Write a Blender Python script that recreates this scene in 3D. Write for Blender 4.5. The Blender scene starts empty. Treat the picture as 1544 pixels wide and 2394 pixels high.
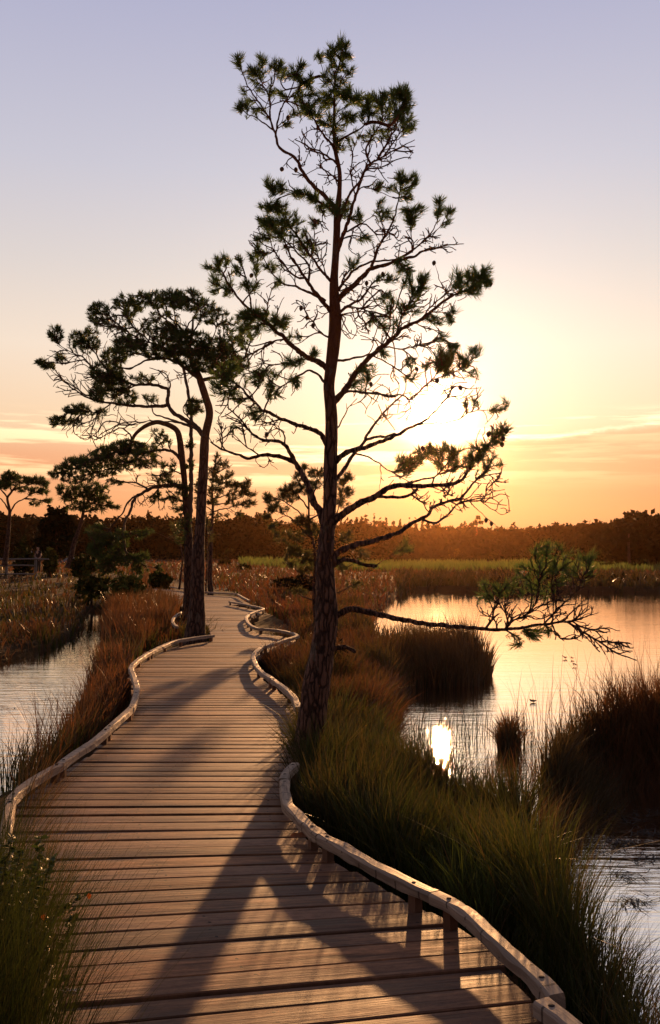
import bpy, math, random
import numpy as np
from mathutils import Vector, noise as mnoise
rng = np.random.default_rng(11)
random.seed(11)
sc = bpy.context.scene
COL = sc.collection
W0, H0, F = 1544.0, 2394.0, 2125.0
YH = 1290.0                      # horizon row of the photograph
CAMZ = 1.62
PITCH = math.atan((YH - H0 / 2) / F)
CP, SP = math.cos(PITCH), math.sin(PITCH)

def ray(px, py):
    u = (np.asarray(px, float) - W0 / 2) / F
    v = (H0 / 2 - np.asarray(py, float)) / F
    dx = u; dy = CP - v * SP; dz = SP + v * CP
    return dx / dy, dz / dy      # per metre of depth Y

def P(px, py, Y):
    a, b = ray(px, py)
    return np.stack(np.broadcast_arrays(a * Y, np.asarray(Y, float) + 0 * a, CAMZ + b * Y), -1)

def G(px, py, z):                # a point of the horizontal plane z
    a, b = ray(px, py)
    Y = (z - CAMZ) / b
    return np.stack(np.broadcast_arrays(a * Y, Y), -1)

def s2l(c):
    c = np.asarray(c, float) / 255.0
    return tuple(np.where(c <= 0.04045, c / 12.92, ((c + 0.055) / 1.055) ** 2.4))

# ------------------------------------------------------------------ objects
def tag(o, label=None, cat=None, group=None, kind=None):
    if label: o['label'] = label
    if cat: o['category'] = cat
    if group: o['group'] = group
    if kind: o['kind'] = kind
    return o

def empty(name, loc=(0, 0, 0)):
    o = bpy.data.objects.new(name, None); COL.objects.link(o)
    o.location = loc; o.empty_display_size = 0.2
    return o

def mesh_obj(name, V, faces, mat, parent=None, attrs=None, smooth=True):
    V = np.asarray(V, np.float32)
    me = bpy.data.meshes.new(name)
    faces = [np.asarray(f, np.int32) for f in faces if len(f)]
    nl = sum(f.size for f in faces); nf = sum(len(f) for f in faces)
    me.vertices.add(len(V)); me.vertices.foreach_set('co', V.ravel())
    me.loops.add(nl); me.loops.foreach_set('vertex_index', np.concatenate([f.ravel() for f in faces]))
    me.polygons.add(nf)
    tot = np.concatenate([np.full(len(f), f.shape[1], np.int32) for f in faces])
    me.polygons.foreach_set('loop_start', np.concatenate([[0], np.cumsum(tot)[:-1]]).astype(np.int32))
    me.polygons.foreach_set('loop_total', tot)
    me.polygons.foreach_set('use_smooth', np.full(nf, smooth, bool))
    for an, (ty, data) in (attrs or {}).items():
        at = me.attributes.new(an, ty, 'POINT')
        at.data.foreach_set('color' if ty == 'FLOAT_COLOR' else 'vector' if ty == 'FLOAT_VECTOR' else 'value', np.asarray(data, np.float32).ravel())
    me.materials.append(mat)
    me.update(calc_edges=True); me.validate()
    o = bpy.data.objects.new(name, me); COL.objects.link(o)
    if parent is not None:
        o.parent = parent
        o.matrix_parent_inverse = parent_inv(parent)
    return o

def parent_inv(p):               # parts are modelled in place; the thing's Empty sits at its base
    from mathutils import Matrix
    return Matrix.Translation(-Vector(p.location)) if p.type == 'EMPTY' else Matrix()

class MB:                        # gathers pieces of one mesh
    def __init__(s): s.V = []; s.q = []; s.t = []; s.A = []; s.n = 0
    def add(s, V, quads=(), tris=(), A=None):
        V = np.asarray(V, float).reshape(-1, 3)
        if len(quads): s.q.append(np.asarray(quads, int) + s.n)
        if len(tris): s.t.append(np.asarray(tris, int) + s.n)
        s.V.append(V); s.n += len(V)
        s.A.append(np.zeros((len(V), 3)) if A is None else np.asarray(A, float).reshape(-1, 3))
    def box(s, c, size, rz=0.0, A=None):
        x, y, z = np.asarray(size) / 2
        b = np.array([(i * x, j * y, k * z) for k in (-1, 1) for j in (-1, 1) for i in (-1, 1)])
        ca, sa = math.cos(rz), math.sin(rz)
        R = np.array([[ca, -sa, 0], [sa, ca, 0], [0, 0, 1]])
        s.add(b @ R.T + np.asarray(c), [(0, 2, 3, 1), (4, 5, 7, 6), (0, 1, 5, 4), (2, 6, 7, 3), (1, 3, 7, 5), (0, 4, 6, 2)], A=None if A is None else np.tile(A, (8, 1)))
    def tube(s, pts, rad, sides=6, cap=True):
        V, q, t = tube(pts, rad, sides, cap); s.add(V, q, t)
    def build(s, name, mat, parent=None, smooth=True, uvw=True):
        if not s.V: return None
        return mesh_obj(name, np.concatenate(s.V), [np.concatenate(x) for x in (s.q, s.t) if x], mat, parent,
                        {'uvw': ('FLOAT_VECTOR', np.concatenate(s.A))} if uvw else None, smooth)

def tube(pts, rad, sides=6, cap=True):
    pts = np.asarray(pts, float); n = len(pts)
    rad = np.broadcast_to(np.asarray(rad, float), (n,))
    T = np.gradient(pts, axis=0); T /= np.linalg.norm(T, axis=1, keepdims=True) + 1e-12
    ref = np.array([0.31, 0.92, 0.22]) if abs(T[0] @ np.array([0.31, 0.92, 0.22])) < 0.9 else np.array([1.0, 0, 0])
    N = np.empty_like(T)
    v = ref - T[0] * (ref @ T[0]); N[0] = v / np.linalg.norm(v)
    for i in range(1, n):
        v = N[i - 1] - T[i] * (N[i - 1] @ T[i]); N[i] = v / (np.linalg.norm(v) + 1e-12)
    B = np.cross(T, N)
    a = np.arange(sides) * 2 * math.pi / sides
    V = pts[:, None] + rad[:, None, None] * (np.cos(a)[None, :, None] * N[:, None] + np.sin(a)[None, :, None] * B[:, None])
    i = np.arange(n - 1)[:, None] * sides; j = np.arange(sides)[None]; k = (j + 1) % sides
    q = np.stack([i + j, i + k, i + k + sides, i + j + sides], -1).reshape(-1, 4)
    V = V.reshape(-1, 3); t = np.zeros((0, 3), int)
    if cap:
        V = np.vstack([V, pts[:1], pts[-1:]]); m = n * sides
        t = np.vstack([np.stack([np.full(sides, m), (np.arange(sides) + 1) % sides, np.arange(sides)], -1),
                       np.stack([np.full(sides, m + 1), (n - 1) * sides + np.arange(sides), (n - 1) * sides + (np.arange(sides) + 1) % sides], -1)])
    return V, q, t

def smooth_line(p, step):        # Catmull-Rom through p, resampled
    p = np.asarray(p, float)
    if len(p) < 2: return p
    q = np.vstack([2 * p[0] - p[1], p, 2 * p[-1] - p[-2]])
    out = []
    for i in range(1, len(q) - 2):
        m = max(2, int(np.linalg.norm(q[i + 1][:2] - q[i][:2]) / step) + 1)
        t = np.linspace(0, 1, m, endpoint=False)[:, None]
        out.append(0.5 * (2 * q[i] + (q[i + 1] - q[i - 1]) * t + (2 * q[i - 1] - 5 * q[i] + 4 * q[i + 1] - q[i + 2]) * t ** 2
                          + (3 * q[i] - q[i - 1] - 3 * q[i + 1] + q[i + 2]) * t ** 3))
    return np.vstack(out + [p[-1:]])

_tab = rng.random((256, 256))
def vnoise(x, y):
    x = np.asarray(x, float); y = np.asarray(y, float)
    xi = np.floor(x).astype(int); yi = np.floor(y).astype(int)
    u = x - xi; v = y - yi; u = u * u * (3 - 2 * u); v = v * v * (3 - 2 * v)
    g = lambda a, b: _tab[a % 256, b % 256]
    return (g(xi, yi) * (1 - u) + g(xi + 1, yi) * u) * (1 - v) + (g(xi, yi + 1) * (1 - u) + g(xi + 1, yi + 1) * u) * v

def sstep(a, b, x):
    t = np.clip((x - a) / (b - a), 0, 1); return t * t * (3 - 2 * t)

def inpoly(poly, x, y):
    poly = np.asarray(poly, float); ins = np.zeros(np.shape(x), bool)
    for (x0, y0), (x1, y1) in zip(poly, np.roll(poly, -1, 0)):
        c = ((y0 > y) != (y1 > y)) & (x < (x1 - x0) * (y - y0) / (y1 - y0 + 1e-12) + x0)
        ins ^= c
    return ins

def sdpoly(poly, x, y):          # > 0 inside
    poly = np.asarray(poly, float); d = np.full(np.shape(x), 1e9)
    for (x0, y0), (x1, y1) in zip(poly, np.roll(poly, -1, 0)):
        ex, ey = x1 - x0, y1 - y0
        t = np.clip(((x - x0) * ex + (y - y0) * ey) / (ex * ex + ey * ey + 1e-12), 0, 1)
        d = np.minimum(d, np.hypot(x - x0 - t * ex, y - y0 - t * ey))
    return np.where(inpoly(poly, x, y), d, -d)

# ------------------------------------------------------------------ materials
class NT:
    def __init__(s, tree): s.t = tree; tree.nodes.clear()
    def n(s, ty, ins=None, **kw):
        nd = s.t.nodes.new(ty)
        for k, v in kw.items(): setattr(nd, k, v)
        for k, v in (ins or {}).items():
            sock = nd.inputs[k]
            if isinstance(v, bpy.types.NodeSocket): s.t.links.new(v, sock)
            else: sock.default_value = v
        return nd
    def m(s, op, a, b=0.0, c=0.0, clamp=False):
        return s.n('ShaderNodeMath', {0: a, 1: b, 2: c}, operation=op, use_clamp=clamp).outputs[0]
    def mix(s, f, a, b, bt='MIX'):
        nd = s.n('ShaderNodeMix', data_type='RGBA', blend_type=bt, clamp_factor=True)
        for k, v in ((0, f), (6, a), (7, b)):
            if isinstance(v, bpy.types.NodeSocket): s.t.links.new(v, nd.inputs[k])
            else: nd.inputs[k].default_value = v if k == 0 else (tuple(v) + (1.0,))[:4]
        return nd.outputs[2]
    def ramp(s, f, stops):
        nd = s.n('ShaderNodeValToRGB', {0: f}); r = nd.color_ramp
        while len(r.elements) < len(stops): r.elements.new(0.5)
        for e, (p, c) in zip(r.elements, stops): e.position = p; e.color = (tuple(c) + (1.0,))[:4]
        return nd.outputs[0]
    def noise(s, vec, scale, detail=4.0, rough=0.6, out=0):
        return s.n('ShaderNodeTexNoise', {'Vector': vec, 'Scale': scale, 'Detail': detail, 'Roughness': rough}).outputs[out]
    def mapv(s, vec, scale, loc=(0, 0, 0)):
        return s.n('ShaderNodeMapping', {'Vector': vec, 'Scale': scale, 'Location': loc}).outputs[0]

def new_mat(name):
    m = bpy.data.materials.new(name); m.use_nodes = True
    return m, NT(m.node_tree)

def out(nt, sh, **kw):
    nt.n('ShaderNodeOutputMaterial', dict({'Surface': sh}, **kw))

def mat_simple(name, col, rough=0.7, spec=0.3, nscale=20.0, amp=0.4, metal=0.0):
    m, t = new_mat(name)
    co = t.n('ShaderNodeTexCoord').outputs['Object']
    f = t.noise(co, nscale)
    c = t.mix(f, [x * (1 - amp) for x in col], [min(1, x * (1 + amp)) for x in col])
    b = t.n('ShaderNodeBsdfPrincipled', {'Base Color': c, 'Roughness': rough, 'Specular IOR Level': spec, 'Metallic': metal})
    out(t, b.outputs[0]); return m

def mat_leaf(name, col=None, trans=0.4, rough=0.5, spec=0.25, var=0.5, nscale=3.0):
    m, t = new_mat(name)
    if col is None:
        c = t.n('ShaderNodeAttribute', attribute_name='tint').outputs['Color']
    else:
        co = t.n('ShaderNodeTexCoord').outputs['Object']
        f = t.noise(co, nscale, 3.0)
        c = t.mix(f, [x * (1 - var) for x in col], [x * (1 + var) for x in col])
    b = t.n('ShaderNodeBsdfPrincipled', {'Base Color': c, 'Roughness': rough, 'Specular IOR Level': spec})
    tr = t.n('ShaderNodeBsdfTranslucent', {'Color': c})
    mx = t.n('ShaderNodeMixShader', {0: trans, 1: b.outputs[0], 2: tr.outputs[0]})
    out(t, mx.outputs[0]); return m

def mat_bark(name, lo, hi, top=None, z0=2.0, z1=4.5, s=1.0):
    m, t = new_mat(name)
    co = t.n('ShaderNodeTexCoord').outputs['Object']
    v = t.mapv(co, (26 * s, 26 * s, 6 * s))
    warp = t.noise(t.mapv(co, (8 * s,) * 3), 1.0, 3.0, out=1)
    v2 = t.n('ShaderNodeVectorMath', {0: v, 1: warp}, operation='ADD').outputs[0]
    vo = t.n('ShaderNodeTexVoronoi', {'Vector': v2, 'Scale': 1.0}, feature='DISTANCE_TO_EDGE').outputs['Distance']
    crack = t.n('ShaderNodeMapRange', {'Value': vo, 'From Min': 0.02, 'From Max': 0.22}, interpolation_type='SMOOTHSTEP').outputs[0]
    nz = t.noise(v, 2.2, 6.0, 0.7)
    f = t.m('ADD', t.m('MULTIPLY', crack, 0.55), t.m('MULTIPLY', t.n('ShaderNodeMapRange', {'Value': nz, 'From Min': 0.3, 'From Max': 0.7}).outputs[0], 0.45), clamp=True)
    c = t.ramp(f, [(0.15, lo), (0.55, [(a + b) / 2 for a, b in zip(lo, hi)]), (0.95, hi)])
    if top:
        z = t.n('ShaderNodeSeparateXYZ', {0: co}).outputs[2]
        k = t.n('ShaderNodeMapRange', {'Value': z, 'From Min': z0, 'From Max': z1}, interpolation_type='SMOOTHSTEP').outputs[0]
        c = t.mix(k, c, t.mix(nz, [x * 0.5 for x in top], top))
    lich = t.m('GREATER_THAN', t.noise(t.mapv(co, (7, 7, 3)), 1.0, 5.0), 0.64)
    c = t.mix(t.m('MULTIPLY', lich, 0.25), c, (0.22, 0.21, 0.17))
    bp = t.n('ShaderNodeBump', {'Height': f, 'Strength': 1.0, 'Distance': 0.035 / s})
    b = t.n('ShaderNodeBsdfPrincipled', {'Base Color': c, 'Roughness': 0.85, 'Specular IOR Level': 0.15, 'Normal': bp.outputs[0]})
    out(t, b.outputs[0]); return m

def mat_wood(name, dark, light, grey, rough=0.55, grain=1.0, kerf=False, nails=False, spec=0.25):
    m, t = new_mat(name)
    uv = t.n('ShaderNodeAttribute', attribute_name='uvw').outputs['Vector']
    g1 = t.noise(t.mapv(uv, (3.0 * grain, 55, 9)), 1.0, 6.0, 0.65)
    g2 = t.noise(t.mapv(uv, (1.1, 6, 5)), 1.0, 4.0, 0.6)
    rnd = t.n('ShaderNodeTexWhiteNoise', {'W': t.n('ShaderNodeSeparateXYZ', {0: uv}).outputs[2]}, noise_dimensions='1D').outputs['Value']
    kn = t.n('ShaderNodeTexVoronoi', {'Vector': t.mapv(uv, (1.6, 7, 6)), 'Scale': 1.0}).outputs['Distance']
    knot = t.n('ShaderNodeMapRange', {'Value': kn, 'From Min': 0.05, 'From Max': 0.2, 'To Min': 1.0, 'To Max': 0.0}).outputs[0]
    c = t.mix(t.n('ShaderNodeMapRange', {'Value': g1, 'From Min': 0.34, 'From Max': 0.66}).outputs[0], dark, light)
    c = t.mix(t.m('MULTIPLY', t.m('SUBTRACT', rnd, 0.3), 1.25, clamp=True), c, grey)
    st = t.n('ShaderNodeMapRange', {'Value': g2, 'From Min': 0.48, 'From Max': 0.72}).outputs[0]
    c = t.mix(t.m('MULTIPLY', st, 0.75), c, [x * 0.5 for x in dark])
    ck = t.n('ShaderNodeMapRange', {'Value': g1, 'From Min': 0.27, 'From Max': 0.36, 'To Min': 1.0, 'To Max': 0.0}).outputs[0]
    c = t.mix(t.m('MULTIPLY', ck, 0.7), c, [x * 0.25 for x in dark])
    c = t.mix(t.m('MULTIPLY', knot, 0.6), c, [x * 0.45 for x in dark])
    if nails:                              # board to board tone, worn stains, nail heads over the bearers
        zid = t.n('ShaderNodeSeparateXYZ', {0: uv}).outputs[2]
        r2 = t.n('ShaderNodeTexWhiteNoise', {'W': t.m('ADD', zid, 7.7)}, noise_dimensions='1D').outputs['Value']
        tone = t.n('ShaderNodeVectorMath', {0: c, 'Scale': t.m('ADD', 0.62, t.m('MULTIPLY', r2, 0.66))}, operation='SCALE').outputs[0]
        blot = t.n('ShaderNodeMapRange', {'Value': t.noise(t.mapv(t.n('ShaderNodeTexCoord').outputs['Object'], (1.3, 3.2, 1)), 1.0, 6.0, 0.7), 'From Min': 0.5, 'From Max': 0.68}).outputs[0]
        c = t.mix(t.m('MULTIPLY', blot, 0.6), tone, (0.05, 0.032, 0.024))
        wear = t.n('ShaderNodeMapRange', {'Value': t.noise(t.mapv(uv, (16, 34, 3)), 1.0, 5.0, 0.75), 'From Min': 0.36, 'From Max': 0.62}).outputs[0]
        c = t.mix(t.m('MULTIPLY', t.m('SUBTRACT', 1.0, wear), 0.5), c, (0.05, 0.03, 0.022))
        fleck = t.n('ShaderNodeMapRange', {'Value': t.noise(t.mapv(uv, (9, 60, 3)), 1.0, 3.0, 0.6), 'From Min': 0.66, 'From Max': 0.72}).outputs[0]
        c = t.mix(t.m('MULTIPLY', fleck, 0.7), c, (0.03, 0.02, 0.016))
        ex, ey, ez = t.n('ShaderNodeSeparateXYZ', {0: t.n('ShaderNodeAttribute', attribute_name='edge').outputs['Vector']}).outputs
        dx = t.m('MINIMUM', t.m('ABSOLUTE', t.m('SUBTRACT', ex, 0.13)), t.m('MINIMUM', t.m('ABSOLUTE', t.m('SUBTRACT', ey, 0.13)), t.m('ABSOLUTE', t.m('SUBTRACT', ex, 0.78))))
        dy = t.m('MULTIPLY', t.m('ABSOLUTE', t.m('SUBTRACT', t.m('ABSOLUTE', t.m('SUBTRACT', ez, 0.5)), 0.26)), 0.135)
        nd = t.m('LESS_THAN', t.m('ADD', t.m('MULTIPLY', dx, dx), t.m('MULTIPLY', dy, dy)), 0.00005)
        c = t.mix(nd, c, (0.012, 0.01, 0.01))
    if kerf:                               # saw cuts and checks across the bent kerb timbers
        u = t.n('ShaderNodeSeparateXYZ', {0: t.n('ShaderNodeVectorMath', {0: uv, 1: t.n('ShaderNodeVectorMath', {0: t.noise(t.mapv(uv, (7, 9, 1)), 1.0, 2.0, out=1), 'Scale': 0.035}, operation='SCALE').outputs[0]}, operation='ADD').outputs[0]}).outputs[0]
        fr = t.m('ABSOLUTE', t.m('SUBTRACT', t.m('FRACT', t.m('MULTIPLY', u, 6.3)), 0.5))
        k = t.m('MULTIPLY', t.m('LESS_THAN', fr, 0.035), t.m('GREATER_THAN', t.noise(t.mapv(uv, (5, 14, 2)), 1.0, 2.0), 0.47))
        c = t.mix(t.m('MULTIPLY', k, 0.8), c, [x * 0.2 for x in dark])
    rg = t.n('ShaderNodeMapRange', {'Value': g2, 'From Min': 0.3, 'From Max': 0.7, 'To Min': rough + 0.13, 'To Max': rough - 0.12}).outputs[0]
    bp = t.n('ShaderNodeBump', {'Height': t.m('ADD', g1, t.m('MULTIPLY', knot, -0.4)), 'Strength': 0.55, 'Distance': 0.006})
    b = t.n('ShaderNodeBsdfPrincipled', {'Base Color': c, 'Roughness': rg, 'Specular IOR Level': spec, 'Normal': bp.outputs[0]})
    out(t, b.outputs[0]); return m

M = {}
M['deck'] = mat_wood('deck_wood', (0.085, 0.036, 0.018), (0.36, 0.165, 0.078), (0.15, 0.09, 0.065), 0.62, nails=True, spec=0.14)
M['rail'] = mat_wood('rail_wood', (0.14, 0.095, 0.07), (0.4, 0.3, 0.215), (0.25, 0.2, 0.165), 0.7, 1.5, kerf=True)
M['iron'] = mat_simple('bolt_iron', (0.03, 0.024, 0.022), 0.85, 0.2, 60, 0.4)
M['bark'] = mat_bark('pine_bark', (0.02, 0.01, 0.008), (0.2, 0.11, 0.08), (0.21, 0.075, 0.032), 2.2, 3.6)
M['bark_old'] = mat_bark('old_bark', (0.02, 0.011, 0.009), (0.16, 0.09, 0.068), (0.18, 0.08, 0.038), 2.5, 4.5, 0.7)
M['twig'] = mat_simple('twig_bark', (0.075, 0.045, 0.032), 0.8, 0.2, 40, 0.4)
M['dead'] = mat_simple('dead_limb', (0.2, 0.17, 0.15), 0.8, 0.2, 30, 0.5)
M['needle'] = mat_leaf('pine_needle', (0.085, 0.125, 0.03), 0.45, 0.5, 0.15, 0.5, 4.0)
M['needle_old'] = mat_leaf('dark_needle', (0.06, 0.085, 0.022), 0.4, 0.5, 0.15, 0.5, 2.0)
M['needle_warm'] = mat_leaf('olive_needle', (0.085, 0.08, 0.022), 0.42, 0.45, 0.25, 0.5, 2.0)
M['cone'] = mat_simple('pine_cone_brown', (0.09, 0.05, 0.03), 0.75, 0.2, 90, 0.5)
M['grass'] = mat_leaf('grass_blade', None, 0.42, 0.45, 0.3)
M['leaf'] = mat_leaf('broad_leaf', (0.04, 0.06, 0.014), 0.35, 0.55, 0.15, 0.5, 6.0)
M['leaf_orange'] = mat_leaf('autumn_leaf', (0.22, 0.05, 0.01), 0.4, 0.4, 0.3, 0.3, 30.0)
M['leaf_dead'] = mat_leaf('dead_leaf', (0.22, 0.09, 0.04), 0.2, 0.6, 0.2, 0.4, 60.0)
M['wood_far'] = mat_leaf('far_foliage', None, 0.04, 0.9, 0.03)
M['fence'] = mat_simple('fence_timber', (0.17, 0.15, 0.14), 0.8, 0.2, 12, 0.4)
M['skin'] = mat_simple('skin', (0.42, 0.24, 0.17), 0.55, 0.3, 10, 0.1)
M['shirt_dark'] = mat_simple('dark_cotton', (0.025, 0.022, 0.028), 0.85, 0.1, 30, 0.3)
M['shirt_pale'] = mat_simple('pale_cotton', (0.5, 0.47, 0.43), 0.85, 0.1, 30, 0.15)
M['trousers'] = mat_simple('trouser_cloth', (0.05, 0.045, 0.04), 0.85, 0.1, 30, 0.3)
M['hair'] = mat_simple('brown_hair', (0.05, 0.03, 0.02), 0.6, 0.3, 60, 0.4)
M['paint'] = mat_simple('blue_grey_paint', (0.12, 0.15, 0.2), 0.25, 0.6, 5, 0.05)
M['glass'] = mat_simple('car_glass', (0.03, 0.035, 0.04), 0.05, 0.9, 5, 0.05)
M['tyre'] = mat_simple('tyre_rubber', (0.02, 0.02, 0.02), 0.85, 0.2, 40, 0.2)
M['chrome'] = mat_simple('lamp_glass', (0.75, 0.75, 0.72), 0.08, 0.9, 5, 0.05, 0.6)
M['feather'] = mat_leaf('white_feather', (0.75, 0.75, 0.75), 0.3, 0.6, 0.2, 0.1, 60.0)
# ------------------------------------------------------------------ camera, sky, sun
cam = bpy.data.cameras.new('camera'); co = bpy.data.objects.new('camera', cam); COL.objects.link(co)
co.location = (0, 0, CAMZ); co.rotation_euler = (math.pi / 2 + PITCH, 0, 0)
cam.sensor_fit = 'VERTICAL'; cam.sensor_height = 36.0; cam.lens = 36.0 * F / H0
cam.clip_start = 0.05; cam.clip_end = 5000
sc.camera = co

_a, _b = ray(1022, 972)
SUN = Vector((float(_a), 1.0, float(_b))).normalized()
SUN_EL = math.asin(SUN.z); SUN_AZ = math.atan2(SUN.x, SUN.y)

def build_world():
    w = bpy.data.worlds.new('World'); sc.world = w; w.use_nodes = True
    t = NT(w.node_tree)
    d = t.n('ShaderNodeTexCoord').outputs['Generated']
    sep = t.n('ShaderNodeSeparateXYZ', {0: d})
    x, y, z = sep.outputs
    el = t.m('MAXIMUM', z, 0.0)
    grad = t.ramp(el, [(0.0, s2l((232, 138, 84))), (0.042, s2l((246, 162, 106))), (0.089, s2l((249, 183, 130))), (0.136, s2l((252, 213, 172))),
                       (0.215, s2l((249, 227, 206))), (0.30, s2l((226, 215, 211))), (0.39, s2l((206, 203, 216))), (0.53, s2l((181, 181, 209))), (1.0, s2l((106, 98, 110)))])
    # thin streaks of cloud low over the horizon
    az = t.m('ARCTAN2', x, y)
    vec = t.n('ShaderNodeCombineXYZ', {0: t.m('MULTIPLY', az, 4.2), 1: t.m('MULTIPLY', z, 62.0), 2: 3.3}).outputs[0]
    n1 = t.noise(vec, 1.0, 6.0, 0.62)
    vec2 = t.n('ShaderNodeCombineXYZ', {0: t.m('MULTIPLY', az, 2.2), 1: t.m('MULTIPLY', z, 24.0), 2: 7.1}).outputs[0]
    n2 = t.noise(vec2, 1.0, 5.0, 0.6)
    def band(a0, a1, b0, b1):
        u = t.n('ShaderNodeMapRange', {'Value': z, 'From Min': a0, 'From Max': a1}, interpolation_type='SMOOTHSTEP').outputs[0]
        v = t.n('ShaderNodeMapRange', {'Value': z, 'From Min': b0, 'From Max': b1, 'To Min': 1.0, 'To Max': 0.0}, interpolation_type='SMOOTHSTEP').outputs[0]
        return t.m('MULTIPLY', u, v)
    grey = t.m('MULTIPLY', t.n('ShaderNodeMapRange', {'Value': n2, 'From Min': 0.42, 'From Max': 0.6}).outputs[0], band(0.01, 0.035, 0.1, 0.128))
    col = t.mix(t.m('MULTIPLY', grey, 0.42), grad, s2l((238, 146, 104)))
    streak = t.m('MULTIPLY', t.n('ShaderNodeMapRange', {'Value': n1, 'From Min': 0.49, 'From Max': 0.58}).outputs[0], band(0.06, 0.09, 0.13, 0.155))
    # warm scattering round the sun
    sd = t.n('ShaderNodeVectorMath', {0: d, 1: tuple(SUN)}, operation='DOT_PRODUCT').outputs['Value']
    ang = t.m('ARCCOSINE', t.m('MINIMUM', sd, 0.999999))
    def lobe(width, p=1.0):
        return t.m('EXPONENT', t.m('MULTIPLY', t.m('POWER', t.m('DIVIDE', ang, width), p), -1.0))
    def addc(base, f, c):
        cc = t.n('ShaderNodeVectorMath', {0: tuple(c), 'Scale': f}, operation='SCALE').outputs[0]
        return t.n('ShaderNodeVectorMath', {0: base, 1: cc}, operation='ADD').outputs[0]
    col = addc(col, t.m('MULTIPLY', streak, t.m('ADD', t.m('MULTIPLY', lobe(0.3), 1.5), 0.2)), (1.0, 0.75, 0.4))
    side = t.n('ShaderNodeMapRange', {'Value': az, 'From Min': -0.14, 'From Max': 0.22}, interpolation_type='SMOOTHSTEP').outputs[0]
    low = t.n('ShaderNodeMapRange', {'Value': z, 'From Min': 0.05, 'From Max': 0.145, 'To Min': 1.0, 'To Max': 0.0}, interpolation_type='SMOOTHSTEP').outputs[0]
    col = t.mix(t.m('MULTIPLY', t.m('MULTIPLY', side, low), 0.88), col, s2l((246, 146, 86)))
    lift = t.n('ShaderNodeMapRange', {'Value': z, 'From Min': 0.03, 'From Max': 0.19}, interpolation_type='SMOOTHSTEP').outputs[0]
    gl = t.mix(lift, (0.45, 0.07, 0.0), (1.0, 0.84, 0.68))
    def addg(base, f):
        cc = t.n('ShaderNodeVectorMath', {0: gl, 'Scale': f}, operation='SCALE').outputs[0]
        return t.n('ShaderNodeVectorMath', {0: base, 1: cc}, operation='ADD').outputs[0]
    col = addg(col, t.m('MULTIPLY', lobe(0.19, 1.5), 0.09))
    col = addg(col, t.m('MULTIPLY', lobe(0.085, 1.6), 0.45))
    col = addc(col, t.m('MULTIPLY', lobe(0.0235, 2.0), 11.0), (1.0, 0.84, 0.5))
    col = t.mix(t.m('MULTIPLY', t.m('MULTIPLY', grey, side), 0.75), col, s2l((236, 143, 98)))
    # a low bank of cloud to the right of the sun with a bright upper rim
    edge = t.m('ADD', t.m('ADD', 0.1025, t.m('MULTIPLY', az, 0.085)), t.m('MULTIPLY', t.m('SUBTRACT', t.noise(t.n('ShaderNodeCombineXYZ', {0: t.m('MULTIPLY', az, 16.0), 1: t.m('MULTIPLY', z, 30.0), 2: 1.0}).outputs[0], 1.0, 5.0, 0.65), 0.5), 0.022))
    dz = t.m('SUBTRACT', edge, z)
    rgt = t.n('ShaderNodeMapRange', {'Value': az, 'From Min': 0.13, 'From Max': 0.24}, interpolation_type='SMOOTHSTEP').outputs[0]
    body = t.m('MULTIPLY', t.n('ShaderNodeMapRange', {'Value': dz, 'From Min': 0.0, 'From Max': 0.006}).outputs[0], t.n('ShaderNodeMapRange', {'Value': dz, 'From Min': 0.012, 'From Max': 0.075, 'To Min': 1.0, 'To Max': 0.25}).outputs[0])
    body = t.m('MULTIPLY', body, t.m('ADD', 0.45, t.m('MULTIPLY', n1, 0.6)))
    col = t.mix(t.m('MULTIPLY', t.m('MULTIPLY', body, rgt), 0.85), col, s2l((241, 163, 116)))
    rim = t.m('EXPONENT', t.m('MULTIPLY', t.m('POWER', t.m('DIVIDE', dz, 0.0021), 2.0), -1.0))
    col = addc(col, t.m('MULTIPLY', t.m('MULTIPLY', rim, rgt), t.m('MULTIPLY', n2, 0.5)), (1.0, 0.85, 0.55))
    # the sky away from the sunset is darker and bluer
    back = t.n('ShaderNodeMapRange', {'Value': y, 'From Min': 0.5, 'From Max': -0.5}, interpolation_type='SMOOTHSTEP').outputs[0]
    col = t.mix(t.m('MULTIPLY', back, 0.75), col, s2l((100, 86, 88)))
    sky = t.n('ShaderNodeTexSky', sky_type='NISHITA', sun_disc=False, sun_elevation=SUN_EL, sun_rotation=SUN_AZ, air_density=1.0, dust_density=3.0, ozone_density=2.0).outputs[0]
    nsk = t.n('ShaderNodeVectorMath', {0: sky, 'Scale': 1.0}, operation='SCALE').outputs[0]
    big = t.n('ShaderNodeVectorMath', {0: col, 'Scale': 10.0}, operation='SCALE').outputs[0]
    fin = t.mix(0.08, big, nsk)
    bg = t.n('ShaderNodeBackground', {'Color': fin, 'Strength': 0.0536})
    t.n('ShaderNodeOutputWorld', {'Surface': bg.outputs[0]})
build_world()

sl = bpy.data.lights.new('sun', 'SUN'); so = bpy.data.objects.new('sun', sl); COL.objects.link(so)
sl.energy = 5.0; sl.angle = math.radians(0.9); sl.color = (1.0, 0.5, 0.2)
so.rotation_euler = SUN.to_track_quat('Z', 'Y').to_euler(); so.location = (3, 20, 12)
vs = sc.view_settings; vs.view_transform = 'Standard'; vs.look = 'None'; vs.exposure = 0.9; vs.gamma = 1.0
sc.cycles.use_denoising = True
sc.cycles.max_bounces = 8; sc.cycles.transparent_max_bounces = 6
sc.cycles.sample_clamp_indirect = 6.0

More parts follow.
